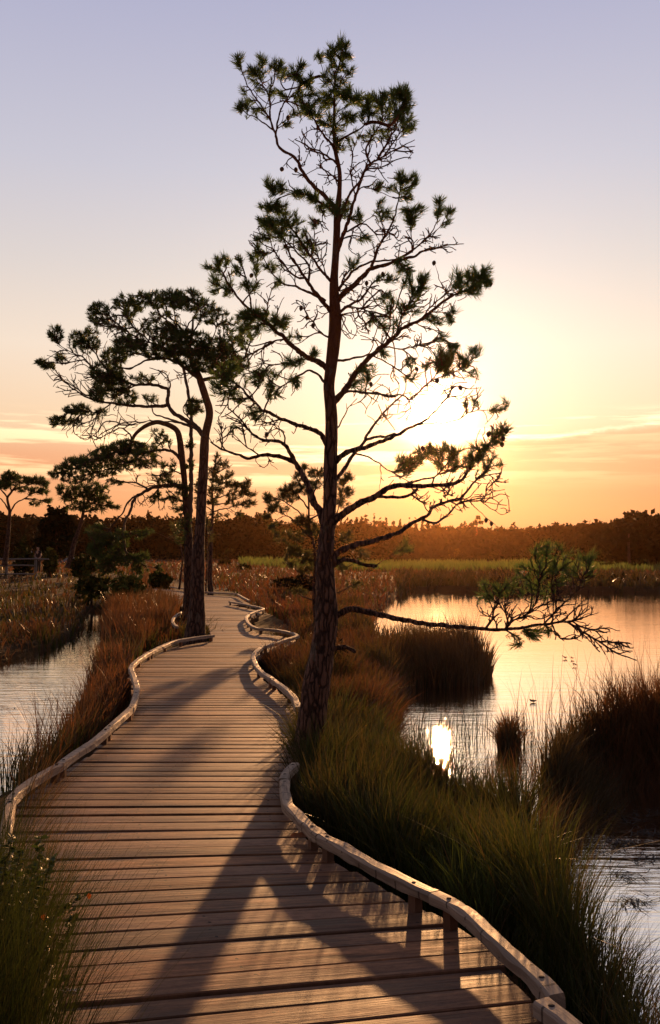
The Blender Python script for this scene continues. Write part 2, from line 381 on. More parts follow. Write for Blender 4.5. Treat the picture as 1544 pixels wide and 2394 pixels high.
# ------------------------------------------------------------------ plan of the boardwalk
RAILZ = 0.125
R_PIECES = [[(1460, 2492), (1342, 2391), (1266, 2333)],
            [(1303, 2322), (1250, 2268), (1207, 2232), (1152, 2182), (1109, 2140), (1066, 2109), (1017, 2084)],
            [(1015, 2083), (968, 2063), (907, 2032), (870, 2014), (833, 1992), (790, 1968), (753, 1949)],
            [(752, 1948), (723, 1925), (698, 1900), (674, 1876), (667, 1851), (666, 1822)],
            [(662, 1820), (672, 1800), (690, 1783)],
            [(698, 1652), (686, 1625), (660, 1602), (638, 1586)],
            [(637, 1585), (612, 1569), (599, 1553), (592, 1534), (599, 1521), (612, 1511)],
            [(613, 1510), (634, 1505), (664, 1495), (697, 1485)],
            [(696, 1484), (686, 1479), (654, 1472), (625, 1469), (599, 1466), (582, 1456), (576, 1443), (582, 1435)],
            [(583, 1434), (602, 1427), (616, 1422), (605, 1418)],
            [(604, 1418), (576, 1412), (537, 1405)],
            [(584, 1403), (570, 1396), (556, 1388)],
            [(553, 1387), (515, 1385), (477, 1383)], [(476, 1383), (430, 1375), (400, 1371)], [(399, 1371), (349, 1366), (290, 1362), (240, 1359)]]
L_PIECES = [[(70, 2500), (104, 2392), (115, 2326)],
            [(111, 2330), (109, 2271), (100, 2226), (82, 2150)],
            [(81, 2149), (50, 2070), (22, 2000), (14, 1952), (18, 1907), (25, 1868)],
            [(22, 1868), (50, 1839), (88, 1812), (140, 1783)],
            [(139, 1784), (175, 1757), (216, 1731), (251, 1702)],
            [(250, 1702), (281, 1675), (308, 1651)],
            [(307, 1653), (316, 1632), (320, 1612), (319, 1599), (313, 1579), (307, 1563), (308, 1556)],
            [(308, 1556), (313, 1549), (327, 1538), (351, 1523)],
            [(352, 1522), (380, 1509), (409, 1497), (450, 1490), (499, 1483)],
            [(414, 1464), (404, 1453), (408, 1441), (423, 1431), (438, 1427)]]
def plan(pieces):
    return np.vstack([G(*np.array(p, float).T, RAILZ) for p in pieces])
RE = plan(R_PIECES[:4] + [[(671, 1800), (684, 1740), (694, 1680)]] + R_PIECES[5:12])
RE = np.vstack([[1.75, 0.3], [1.18, 1.7], RE])
NEARL = plan(L_PIECES[:9])
LE = np.vstack([[0.1, 0.3], [-0.42, 1.7], NEARL, G(np.array([500., 490, 462, 440, 427, 358, 300, 240]), np.array([1478., 1450, 1432, 1417, 1407, 1378, 1371, 1366]), RAILZ)])
FAR_EDGE = plan(R_PIECES[12:])     # the far edge, where the walk turns left
RE = np.vstack([RE, FAR_EDGE])
Y_END = 40.5
def edge_x(E, Y):
    o = np.maximum.accumulate(E[:, 1]) + np.arange(len(E)) * 1e-6
    return np.interp(Y, o, E[:, 0])
def on_deck(x, y, m=0.0):
    return (x > edge_x(LE, y) - m) & (x < edge_x(RE, y) + m) & (y < Y_END + m) & (y > 0.3)

# ------------------------------------------------------------------ ground and water
ZW = -0.5
def pw(p): return G(*np.array(p, float).T, ZW)
POND_R = pw([(962, 1384), (1544, 1384), (2300, 1384), (3400, 1390), (3200, 1800), (2600, 2250), (1900, 2640), (1560, 2560), (1440, 2430), (1380, 2270), (1345, 2120), (1310, 1990), (1200, 1915), (1050, 1890),
             (960, 1835), (925, 1770), (935, 1690), (955, 1640), (940, 1560), (880, 1500), (880, 1440), (912, 1408)])
POND_L = pw([(-1200, 1500), (-400, 1570), (0, 1556), (110, 1524), (195, 1488), (206, 1432), (240, 1434), (232, 1490), (212, 1560), (176, 1640), (120, 1740), (40, 1830), (-80, 1930), (-400, 2060), (-1300, 2050)])
POOL = pw([(1003, 1349), (1040, 1347), (1062, 1351), (1045, 1354), (1005, 1353)])
POOL2 = pw([(640, 1424), (656, 1422), (660, 1440), (648, 1452), (638, 1440)])
PONDS = [POND_R, POND_L, POOL, POOL2]
ISL_C = pw([(860, 1540), (1000, 1548), (1136, 1556), (1150, 1580), (1120, 1600), (1000, 1606), (870, 1620)])
ISL_E = pw([(1262, 1800), (1400, 1745), (1560, 1720), (1900, 1740), (2000, 1810), (1700, 1840), (1500, 1832), (1420, 1845), (1370, 1890), (1310, 1930), (1240, 1910), (1230, 1850)])
def pond_d(x, y):
    d = np.full(np.shape(x), -1e9)
    for p in PONDS: d = np.maximum(d, sdpoly(p, x, y))
    for p in (ISL_C, ISL_E): d = np.minimum(d, -sdpoly(p, x, y))
    return d
def land_z(x, y):
    z = -0.26 + 0.16 * (vnoise(x * 0.45 + 7, y * 0.45) - 0.5) + 0.06 * (vnoise(x * 1.7, y * 1.7 + 3) - 0.5)
    z = z + 0.42 * sstep(28, 60, y) * sstep(4, -12, x) + 0.5 * sstep(90, 190, y)
    return np.where(on_deck(x, y, 0.25), np.minimum(z, -0.27), z)
def ground_z(x, y):
    d = pond_d(x, y) + 0.12 * (vnoise(x * 3, y * 3) - 0.5)
    k = sstep(-0.32, 0.3, d)
    return land_z(x, y) * (1 - k) + (-1.15) * k

def build_ground():
    ys = np.concatenate([np.linspace(-14, 1.2, 30), 1.25 * (1.0165 ** np.arange(0, 400))])
    ys = ys[ys < 900]
    us = np.linspace(-1, 1, 260); us = np.sign(us) * (0.55 * np.abs(us) + 0.45 * np.abs(us) ** 3)
    wd = 7 + 0.95 * np.maximum(ys, 0)
    X = us[None] * wd[:, None]; Y = np.repeat(ys[:, None], len(us), 1)
    Z = ground_z(X, Y)
    n, m = X.shape
    i = np.arange(n - 1)[:, None] * m + np.arange(m - 1)[None]
    q = np.stack([i, i + 1, i + m + 1, i + m], -1).reshape(-1, 4)
    mt, t = new_mat('peat_ground')
    c = t.n('ShaderNodeTexCoord').outputs['Object']
    f = t.noise(c, 1.3, 8.0, 0.7); f2 = t.noise(c, 14.0, 6.0, 0.7)
    col = t.ramp(t.m('ADD', t.m('MULTIPLY', f, 0.6), t.m('MULTIPLY', f2, 0.4)), [(0.3, (0.022, 0.016, 0.01)), (0.5, (0.055, 0.034, 0.016)), (0.7, (0.085, 0.05, 0.02))])
    bp = t.n('ShaderNodeBump', {'Height': f2, 'Strength': 0.8, 'Distance': 0.06})
    b = t.n('ShaderNodeBsdfPrincipled', {'Base Color': col, 'Roughness': 0.95, 'Specular IOR Level': 0.05, 'Normal': bp.outputs[0]})
    out(t, b.outputs[0])
    tag(mesh_obj('ground', np.stack([X, Y, Z], -1).reshape(-1, 3), [q], mt), kind='structure')
build_ground()

def build_water():
    ys = np.concatenate([np.linspace(-12, 2, 4), 2.2 * 1.12 ** np.arange(1, 38)]); ys = ys[ys < 140]
    us = np.linspace(-1, 1, 12)
    X = us[None] * (9 + 1.3 * np.maximum(ys, 0))[:, None]; Y = np.repeat(ys[:, None], len(us), 1)
    n, m = X.shape
    i = np.arange(n - 1)[:, None] * m + np.arange(m - 1)[None]
    q = np.stack([i, i + 1, i + m + 1, i + m], -1).reshape(-1, 4)
    mt, t = new_mat('pond_water')
    c = t.n('ShaderNodeTexCoord').outputs['Object']
    w1 = t.noise(t.mapv(c, (0.8, 6.5, 1)), 1.0, 3.0, 0.55)
    w2 = t.noise(t.mapv(c, (4, 30, 1)), 1.0, 2.0, 0.5)
    ruf = t.n('ShaderNodeMapRange', {'Value': t.n('ShaderNodeSeparateXYZ', {0: c}).outputs[0], 'From Min': -1.0, 'From Max': -3.0, 'To Min': 1.0, 'To Max': 3.0}, interpolation_type='SMOOTHSTEP').outputs[0]
    ruf = t.m('MULTIPLY', ruf, t.n('ShaderNodeMapRange', {'Value': t.n('ShaderNodeSeparateXYZ', {0: c}).outputs[1], 'From Min': 18.0, 'From Max': 11.0, 'To Min': 1.0, 'To Max': 4.0}, interpolation_type='SMOOTHSTEP').outputs[0])
    h = t.m('MULTIPLY', t.m('MULTIPLY', t.m('ADD', w1, t.m('MULTIPLY', w2, 0.3)), t.m('ADD', 0.35, t.noise(t.mapv(c, (0.12, 0.3, 1)), 1.0, 2.0))), ruf)
    bp = t.n('ShaderNodeBump', {'Height': h, 'Strength': 0.062, 'Distance': 0.05})
    b = t.n('ShaderNodeBsdfPrincipled', {'Base Color': (0.016, 0.014, 0.012, 1), 'Roughness': 0.02, 'IOR': 1.33, 'Normal': bp.outputs[0]})
    gl = t.n('ShaderNodeBsdfGlossy', {'Color': (0.99, 0.94, 0.86, 1), 'Roughness': 0.02, 'Normal': bp.outputs[0]})
    mx = t.n('ShaderNodeMixShader', {0: 0.85, 1: b.outputs[0], 2: gl.outputs[0]})
    out(t, mx.outputs[0])
    tag(mesh_obj('water', np.stack([X, Y, np.full(X.shape, ZW)], -1).reshape(-1, 3), [q], mt), kind='structure')
build_water()

def build_haze():
    mb = MB(); mb.box((0, 98, 6.0), (700, 260, 17.0))
    mt, t = new_mat('sunset_haze')
    v = t.n('ShaderNodeVolumePrincipled', {'Color': (1.0, 0.5, 0.2, 1), 'Density': 0.00009, 'Anisotropy': 0.965})
    t.n('ShaderNodeOutputMaterial', {'Volume': v.outputs[0]})
    tag(mb.build('haze', mt, uvw=False, smooth=False), kind='stuff')
build_haze()
# ------------------------------------------------------------------ the boardwalk
def sweep(mb, line, w, z0, z1, seed, cham=0.009, wob=0.0025):
    """a squared timber with eased edges along a plan line"""
    p = np.asarray(line, float)
    T = np.gradient(p, axis=0); T /= np.linalg.norm(T, axis=1, keepdims=True) + 1e-9
    N = np.stack([T[:, 1], -T[:, 0]], -1)
    L = np.concatenate([[0], np.cumsum(np.linalg.norm(np.diff(p, axis=0), axis=1))])
    h = w / 2
    prof = [(-h, z0), (-h, z1 - cham), (-h + cham * .4, z1 - cham * .4), (-h + cham, z1), (h - cham, z1), (h - cham * .4, z1 - cham * .4), (h, z1 - cham), (h, z0)]
    k = len(prof); V = []; A = []
    for i in range(len(p)):
        for j, (u, z) in enumerate(prof):
            e = wob * (vnoise(L[i] * 9 + seed * 3.1, j * 2.3 + seed) - 0.5) * 2
            V.append((*(p[i] + N[i] * (u + e)), z + e + wob * 2 * (vnoise(L[i] * 1.7 + seed, 5.5) - .5)))
            A.append((L[i], u + z * 1.7, seed * 1.37))
    n = len(p)
    q = [(i * k + j, i * k + (j + 1) % k, (i + 1) * k + (j + 1) % k, (i + 1) * k + j) for i in range(n - 1) for j in range(k)]
    q = [(a, d, c, b) for a, b, c, d in q]
    m = (n - 1) * k
    q += [(0, 1, 2, 7), (2, 3, 4, 5), (2, 5, 6, 7), (m + 7, m + 2, m + 1, m), (m + 5, m + 4, m + 3, m + 2), (m + 7, m + 6, m + 5, m + 2)]
    mb.add(V, q, A=A)
    return p, T, N, L

def build_walk():
    root = tag(empty('boardwalk', (0, 3, 0)), 'weathered plank boardwalk with low kerb rails winding away between the ponds', 'boardwalk')
    slope = lambda Y: 0.205 * (1 - sstep(2.9, 6.4, Y))
    mb = MB(); r = random.Random(4); EDGE = []
    Y = 1.5; XC = -0.25
    while Y < Y_END - 0.3:
        wd = r.choice([0.122, 0.126, 0.131, 0.135, 0.128]); gap = r.uniform(0.017, 0.028)
        if r.random() < 0.08: gap += 0.008
        ya, yb = Y, Y + wd
        sa, sb = slope(ya) + r.gauss(0, 0.0025), slope(yb) + r.gauss(0, 0.0025)
        def lim(E, y0, s):
            x = edge_x(E, y0)
            for _ in range(6): x = 0.5 * x + 0.5 * edge_x(E, y0 + s * (x - XC))
            return float(x)
        ym, sm = (ya + yb) / 2, (sa + sb) / 2
        xl, xr = lim(LE, ym, sm) - 0.03 + r.uniform(-.018, .018), lim(RE, ym, sm) + 0.03 + r.uniform(-.018, .018)
        if xr - xl > 0.2:
            ea, eb = lim(RE, ya, sa) - lim(RE, ym, sm), lim(RE, yb, sb) - lim(RE, ym, sm)
            fa, fb = lim(LE, ya, sa) - lim(LE, ym, sm), lim(LE, yb, sb) - lim(LE, ym, sm)
            dz = r.gauss(0, 0.0016); tl = r.gauss(0, 0.003); cr = r.gauss(0, 0.0015)
            xs = np.linspace(xl, xr, 7); V = []; A = []
            rid = r.uniform(0, 40)
            for xx in xs:
                a0 = ya + sa * (xx - XC); b0 = yb + sb * (xx - XC)
                u = (xx - xl) / (xr - xl) - .5
                v = (xx - xl) / (xr - xl)
                xa, xb = xx + v * ea + (1 - v) * fa, xx + v * eb + (1 - v) * fb
                for (yy, zz) in ((a0, -.036), (a0, -.0045), (a0 + .0045, 0), ((a0 + b0) / 2, .0012), (b0 - .0045, 0), (b0, -.0045), (b0, -.036)):
                    w_ = (yy - a0) / (b0 - a0); V.append((xa + (xb - xa) * w_, yy, zz + dz + tl * u + cr * (yy - a0) / wd)); A.append((xx + rid, yy - a0, rid)); EDGE.append((xx - xl, xr - xx, (yy - a0) / (b0 - a0)))
            k = 7
            q = [(i * k + j, (i + 1) * k + j, (i + 1) * k + j + 1, i * k + j + 1) for i in range(6) for j in range(6)]
            q += [(0, 1, 5, 6), (1, 2, 4, 5), (42, 48, 47, 43), (43, 47, 46, 44)]
            mb.add(V, q, [(2, 3, 4), (44, 46, 45)], A=A)
        Y += wd + gap
    dk = mb.build('deck', M['deck'], root, smooth=False)
    at = dk.data.attributes.new('edge', 'FLOAT_VECTOR', 'POINT'); at.data.foreach_set('vector', np.asarray(EDGE, np.float32).ravel())
    # timbers under the deck
    sb = MB()
    for E, off in ((LE, 0.12), (RE, -0.12)):
        yy = np.arange(1.5, 31.0, 0.25); xx = edge_x(E, yy) + off
        sweep(sb, np.stack([xx, yy], -1), 0.07, -0.2, -0.045, 3 + off)
        for y in np.arange(1.7, 31, 1.9):
            post = MB(); post.box((float(edge_x(E, y)) + off * 1.7, y, -0.5), (0.1, 0.1, 0.8), A=(0.1, y, y)); post.build('support_post', M['deck'], root, smooth=False)
    sb.build('edge_beam', M['deck'], root)
    for pi, px in enumerate(R_PIECES + L_PIECES):
        line = smooth_line(G(*np.array(px, float).T, RAILZ), 0.06)
        mb = MB()
        p, T, N, L = sweep(mb, line, 0.066, 0.074, RAILZ, pi + 1.0, 0.011, 0.0045)
        rail = mb.build('kerb_rail', M['rail'], root, smooth=False)
        tot = L[-1]
        if p[0, 1] > 27: continue
        nb = max(2, int(tot / 0.8) + 1)
        side = 1 if px in R_PIECES else -1
        for b in range(nb):
            s = 0.1 + (tot - 0.2) * b / (nb - 1) if tot > 0.4 else tot * (b + .5) / nb
            i = int(np.searchsorted(L, s)); i = min(i, len(p) - 1)
            bm = MB(); bm.box((p[i, 0] + side * .006, p[i, 1], 0.035), (0.05, 0.042, 0.076), math.atan2(T[i, 1], T[i, 0]), A=(s, .2, pi))
            bm.build('spacer_block', M['deck'], rail, smooth=False)
            if p[i, 1] < 16:
                bo = MB(); c = np.array([p[i, 0], p[i, 1], 0])
                bo.tube([c + (0, 0, RAILZ - .012), c + (0, 0, RAILZ + .001), c + (0, 0, RAILZ + .003)], [.011, .011, .008], 10)
                bo.build('bolt', M['iron'], rail)
build_walk()
# ------------------------------------------------------------------ trees grown on traced limbs
class Skel:
    def __init__(s, Y0, seed, step=6.0):
        s.Y0 = Y0; s.r = np.random.default_rng(seed); s.step = step
        s.p3 = []; s.p2 = []; s.dep = []; s.rad = []; s.limb = []; s.dirv = []; s.plen = []; s.par = []
        s.nl = 0; s.tubes = []          # (limb id, node list)
    def _add(s, p3, p2, Y, rad, limb, dv, pl, par):
        s.p3.append(p3); s.p2.append(p2); s.dep.append(Y); s.rad.append(rad); s.limb.append(limb); s.dirv.append(dv); s.plen.append(pl); s.par.append(par)
        return len(s.p3) - 1
    def line(s, pts, d0, d1, dy=0.0, trunk=False, new=None):
        pts = np.asarray(pts, float)
        par = -1; Ys = s.Y0; limb = -1
        if not trunk:
            d = np.hypot(*(np.asarray(s.p2) - pts[0]).T)
            tr = np.asarray(s.limb) == -1
            par = int(np.argmin(d)); Ys = s.dep[par]
            if s.limb[par] == -1 or new: limb = s.nl; s.nl += 1
            else: limb = s.limb[par]
        q = smooth_line(pts, s.step)
        L = np.concatenate([[0], np.cumsum(np.hypot(*np.diff(q, axis=0).T))]); t = L / L[-1]
        if not trunk and len(q) > 5:                       # bark-scale crookedness
            k = np.sin(np.pi * t) ** .5
            q = q + np.stack([np.convolve(s.r.normal(0, 1, len(q)), [.25, .5, .25], 'same'), np.convolve(s.r.normal(0, 1, len(q)), [.25, .5, .25], 'same')], -1) * k[:, None] * s.step * .27
        Lm = L[-1] / F * s.Y0
        Y = Ys + dy * Lm * (t + 0.25 * np.sin(t * 4 + dy * 9) * t)
        p3 = P(q[:, 0], q[:, 1], Y)
        rad = (d0 + (d1 - d0) * t ** 0.8) / 2 / F * Y
        dv = np.gradient(p3, axis=0); dv /= np.linalg.norm(dv, axis=1, keepdims=True) + 1e-9
        ids = []; prev = par
        base = s.plen[par] if par >= 0 and s.limb[par] != -1 else 0.0
        for i in range(len(q)):
            prev = s._add(p3[i], q[i], Y[i], rad[i], limb, dv[i], base + L[i] / F * s.Y0, prev); ids.append(prev)
        s.tubes.append((limb, ([par] if par >= 0 else []) + ids, 'trunk' if trunk else 'limb'))
        return s
    def grow(s, blobs, bf=0.12, spread=1.5, rtip=0.0011, up=0.12, seg=0.07, maxlen=None, power=0.42):
        """blobs: (cx, cy, rx, ry, n, needle?)  -> twigs to every attractor"""
        A2 = []; flag = []; sig = []
        for b in blobs:
            cx, cy, rx, ry, n = b[:5]
            nd = b[5] if len(b) > 5 else 1
            k = s.r.random(n) ** .5; a = s.r.random(n) * 2 * np.pi
            A2.append(np.stack([cx + rx * k * np.cos(a), cy + ry * k * np.sin(a)], -1)); flag += [nd] * n; sig += [(rx + ry) * .5] * n
        A2 = np.vstack(A2); flag = np.array(flag); sig = np.array(sig)
        S2 = np.asarray(s.p2); dp = np.asarray(s.dep); lb = np.asarray(s.limb)
        d2 = np.hypot(A2[:, None, 0] - S2[None, :, 0], A2[:, None, 1] - S2[None, :, 1]) + 25 * (lb == -1)[None]
        j = d2.argmin(1)
        YA = dp[j] + s.r.normal(0, 1, len(A2)) * 0.5 * spread * sig / F * s.Y0 + s.r.normal(0, .3, len(A2)) * d2.min(1) / F * s.Y0
        A3 = P(A2[:, 0], A2[:, 1], YA)
        N = len(s.p3); cap = N + len(A3) * 12 + 100
        p3 = np.zeros((cap, 3)); p3[:N] = s.p3
        dv = np.zeros((cap, 3)); dv[:N] = s.dirv
        pl = np.zeros(cap); pl[:N] = s.plen
        lb = np.full(cap, -1); lb[:N] = s.limb
        par = list(s.par); rad = list(s.rad); cnt = np.zeros(cap)
        first = N; s.tips = []; chains = []
        for a in np.argsort(d2.min(1)):
            q = A3[a]
            df = q - p3[:N]; dist = np.linalg.norm(df, axis=1) + 1e-6
            cosv = np.einsum('ij,ij->i', df, dv[:N]) / dist
            cost = (dist + bf * pl[:N]) * (1 + 0.45 * (1 - cosv)) + 0.12 * s.Y0 / 7.4 * (lb[:N] == -1)
            k = int(cost.argmin()); D = dist[k]
            if D < 0.01 or (maxlen and D > maxlen): continue
            ctrl = p3[k] + dv[k] * 0.4 * D + np.array([0, 0, -up * .6 * D])
            m = max(3, min(11, int(D / seg) + 2))
            t = np.linspace(0, 1, m)[1:, None]
            c = (1 - t) ** 2 * p3[k] + 2 * t * (1 - t) * ctrl + t * t * q
            c = c + s.r.normal(0, .018 * D, c.shape) * (1 - t)
            ids = [k]
            limb = lb[k] if lb[k] >= 0 else -2
            pr = p3[k]
            for cc in c:
                p3[N] = cc; v = cc - pr; dv[N] = v / (np.linalg.norm(v) + 1e-9); pl[N] = pl[ids[-1]] + np.linalg.norm(v); lb[N] = limb
                par.append(ids[-1]); rad.append(0.0); ids.append(N); N += 1; pr = cc
            chains.append((limb, ids)); s.tips.append((ids[-1], int(flag[a]), limb))
        for lim, ids in chains:                    # pipe model
            i = ids[-1]
            while i >= first: cnt[i] += 1; i = par[i]
        rad = np.array(rad)
        rad[first:N] = rtip * np.maximum(cnt[first:N], 1) ** power
        s.P3 = p3[:N]; s.R = rad; s.DV = dv[:N]; s.par = par
        for lim, ids in chains: s.tubes.append((lim, ids, 'twig'))
        s.first = first
    def finish(s):
        if not hasattr(s, 'P3'):
            s.P3 = np.asarray(s.p3); s.R = np.asarray(s.rad); s.DV = np.asarray(s.dirv); s.tips = []; s.first = len(s.p3)

def needles(C, D, r, n=46, length=0.06, width=0.0022, back=0.05, open_=0.85):
    """tufts of needles: n thin blades at each centre C, shoot direction D"""
    m = len(C)
    sc_ = np.repeat(r.uniform(.45, 1.4, m), n)
    C = np.repeat(C, n, 0); D = np.repeat(D, n, 0)
    q = r.normal(0, 1, C.shape); q /= np.linalg.norm(q, axis=1, keepdims=True)
    q -= D * np.einsum('ij,ij->i', q, D)[:, None]; q /= np.linalg.norm(q, axis=1, keepdims=True) + 1e-9
    u = r.random(len(C))
    ang = (0.25 + open_ * (0.25 + 0.75 * u)) * r.uniform(.75, 1.2, len(C))
    dirn = D * np.cos(ang)[:, None] + q * np.sin(ang)[:, None]
    base = C - D * (u * back)[:, None]
    L = length * sc_ * r.uniform(.7, 1.15, len(C))
    side = np.cross(dirn, r.normal(0, 1, C.shape)); side /= np.linalg.norm(side, axis=1, keepdims=True) + 1e-9
    w = width / 2
    mid = base + dirn * (L * .55)[:, None]
    tip = base + dirn * L[:, None] + D * (L * .12)[:, None]
    V = np.stack([base - side * w * .8, base + side * w * .8, mid + side * w, mid - side * w, tip], 1).reshape(-1, 3)
    k = np.arange(len(C))[:, None] * 5
    return V, k + np.array([[0, 1, 2, 3]]), k + np.array([[3, 2, 4]])

def trunk_mesh(sk, ids, sides=26, rough=0.05, flare=0.0):
    p = np.asarray([sk.p3[i] for i in ids]); r = np.asarray([sk.rad[i] for i in ids])
    L = np.concatenate([[0], np.cumsum(np.linalg.norm(np.diff(p, axis=0), axis=1))])
    n = max(30, int(L[-1] / 0.03)); t = np.linspace(0, L[-1], n)
    p = np.stack([np.interp(t, L, p[:, k]) for k in range(3)], -1); r = np.interp(t, L, r)
    V, q, tr = tube(p, r, sides)
    for i in range(n):
        for j in range(sides):
            a = i * sides + j
            d = V[a] - p[i]; x = V[a]
            e = mnoise.fractal(Vector((x[0] * 14, x[1] * 14, x[2] * 3.2)), 1.0, 2.0, 3) * rough
            e += mnoise.noise(Vector((x[0] * 5, x[1] * 5, x[2] * 1.1))) * rough * 1.1
            V[a] = p[i] + d * (1 + e + flare * math.exp(-t[i] / 0.16) * (1 + .5 * math.sin(j * 5 * 2 * math.pi / sides)))
    return V, q, tr

def cone_mesh(mb, c, d, r, L=0.04, R=0.017):
    """a pine cone: overlapping rings of scales"""
    d = d / np.linalg.norm(d)
    n = 7; t = np.linspace(0, 1, n)
    pts = np.repeat(c[None] + d[None] * (t * L)[:, None], 2, 0); rr = []
    for x in t: b = R * math.sin(math.pi * min(.97, .12 + x * .85)) ** .7; rr += [b * 1.08, b * .78]
    pts[1::2] += d * L / n * .5
    mb.tube(pts, rr, 9)

def build_tree(name, label, sk, ground, mats, ndl, cat='pine tree', group=None, twig_sides=4, flare=0.25, rough=0.05, cones=(), cone_scale=1.0, trunk_sides=26, dead=(), up=0.35, extra_back=0):
    sk.finish()
    root = tag(empty(name, tuple(sk.p3[0])), label, cat, group)
    limbs = {}; tw = {}
    for lim, ids, kind in sk.tubes:
        if kind == 'trunk':
            V, q, t = trunk_mesh(sk, ids, trunk_sides, rough, flare)
            mesh_obj('trunk', V, [q, t], mats[0], root)
            continue
        mb = limbs.setdefault(lim, MB())
        pts = sk.P3[ids]; r = sk.R[ids].copy()
        if kind == 'limb':
            r[0] = r[1] * 1.15
            k = np.arange(len(r)); r *= .88 * (1 + .16 * np.sin(k * 1.9 + lim) * np.sin(k * .7 + 2 * lim))
            mb.tube(pts, r, 9 if r.max() > .012 else 6)
        else:
            r[0] = r[1]
            mb.tube(pts, r, twig_sides, cap=False)
    r = sk.r; tips = {}
    for nid, fl, lim in sk.tips:
        if fl:
            tips.setdefault(lim, []).append((nid, fl))
    for lim in sorted(limbs):
        lo = limbs[lim].build('branchlet' if lim == -2 else 'limb', mats[1], root)
        if lim in tips:
            ids = [n for n, _ in tips[lim]]
            C = sk.P3[ids]; D = sk.DV[ids] + np.array([0, 0, up]) + r.normal(0, .15, (len(ids), 3))
            for e in range(extra_back):
                pid = [sk.par[n] for n in ids] if e == 0 else [sk.par[n] for n in pid]
                C = np.vstack([C, sk.P3[pid]]); D = np.vstack([D, sk.DV[pid] + np.array([0, 0, up]) + r.normal(0, .5, (len(ids), 3))])
            D /= np.linalg.norm(D, axis=1, keepdims=True)
            V, q, t = needles(C, D, r, **ndl)
            mesh_obj('foliage', V, [q, t], mats[2], lo)
    P2 = None
    for (cx, cy) in cones:
        if P2 is None:
            b, = [None] or [None]
            d = sk.P3 - np.array([0, 0, CAMZ]); fwd = d[:, 1] * CP + d[:, 2] * SP; upv = -d[:, 1] * SP + d[:, 2] * CP
            P2 = np.stack([W0 / 2 + F * d[:, 0] / fwd, H0 / 2 - F * upv / fwd], -1)
        k = int(np.hypot(*(P2 - (cx, cy)).T).argmin())
        mb = MB(); c = P(cx, cy, sk.P3[k, 1])
        e = sk.P3[k]
        v = c - e; L = np.linalg.norm(v)
        if L > .01: mb.tube([e, (e + c) / 2, c], .0015 * cone_scale, 4)
        cone_mesh(mb, c - np.array([0, 0, -.012]) * cone_scale, np.array([r.normal(0, .3), r.normal(0, .3), -1.0]), r, .042 * cone_scale, .018 * cone_scale)
        mb.build('pine_cone', M['cone'], root)
    return root

def dens(bl, k): return [(b[0], b[1], b[2], b[3], max(2, int(b[4] * k))) + tuple(b[5:]) for b in bl]
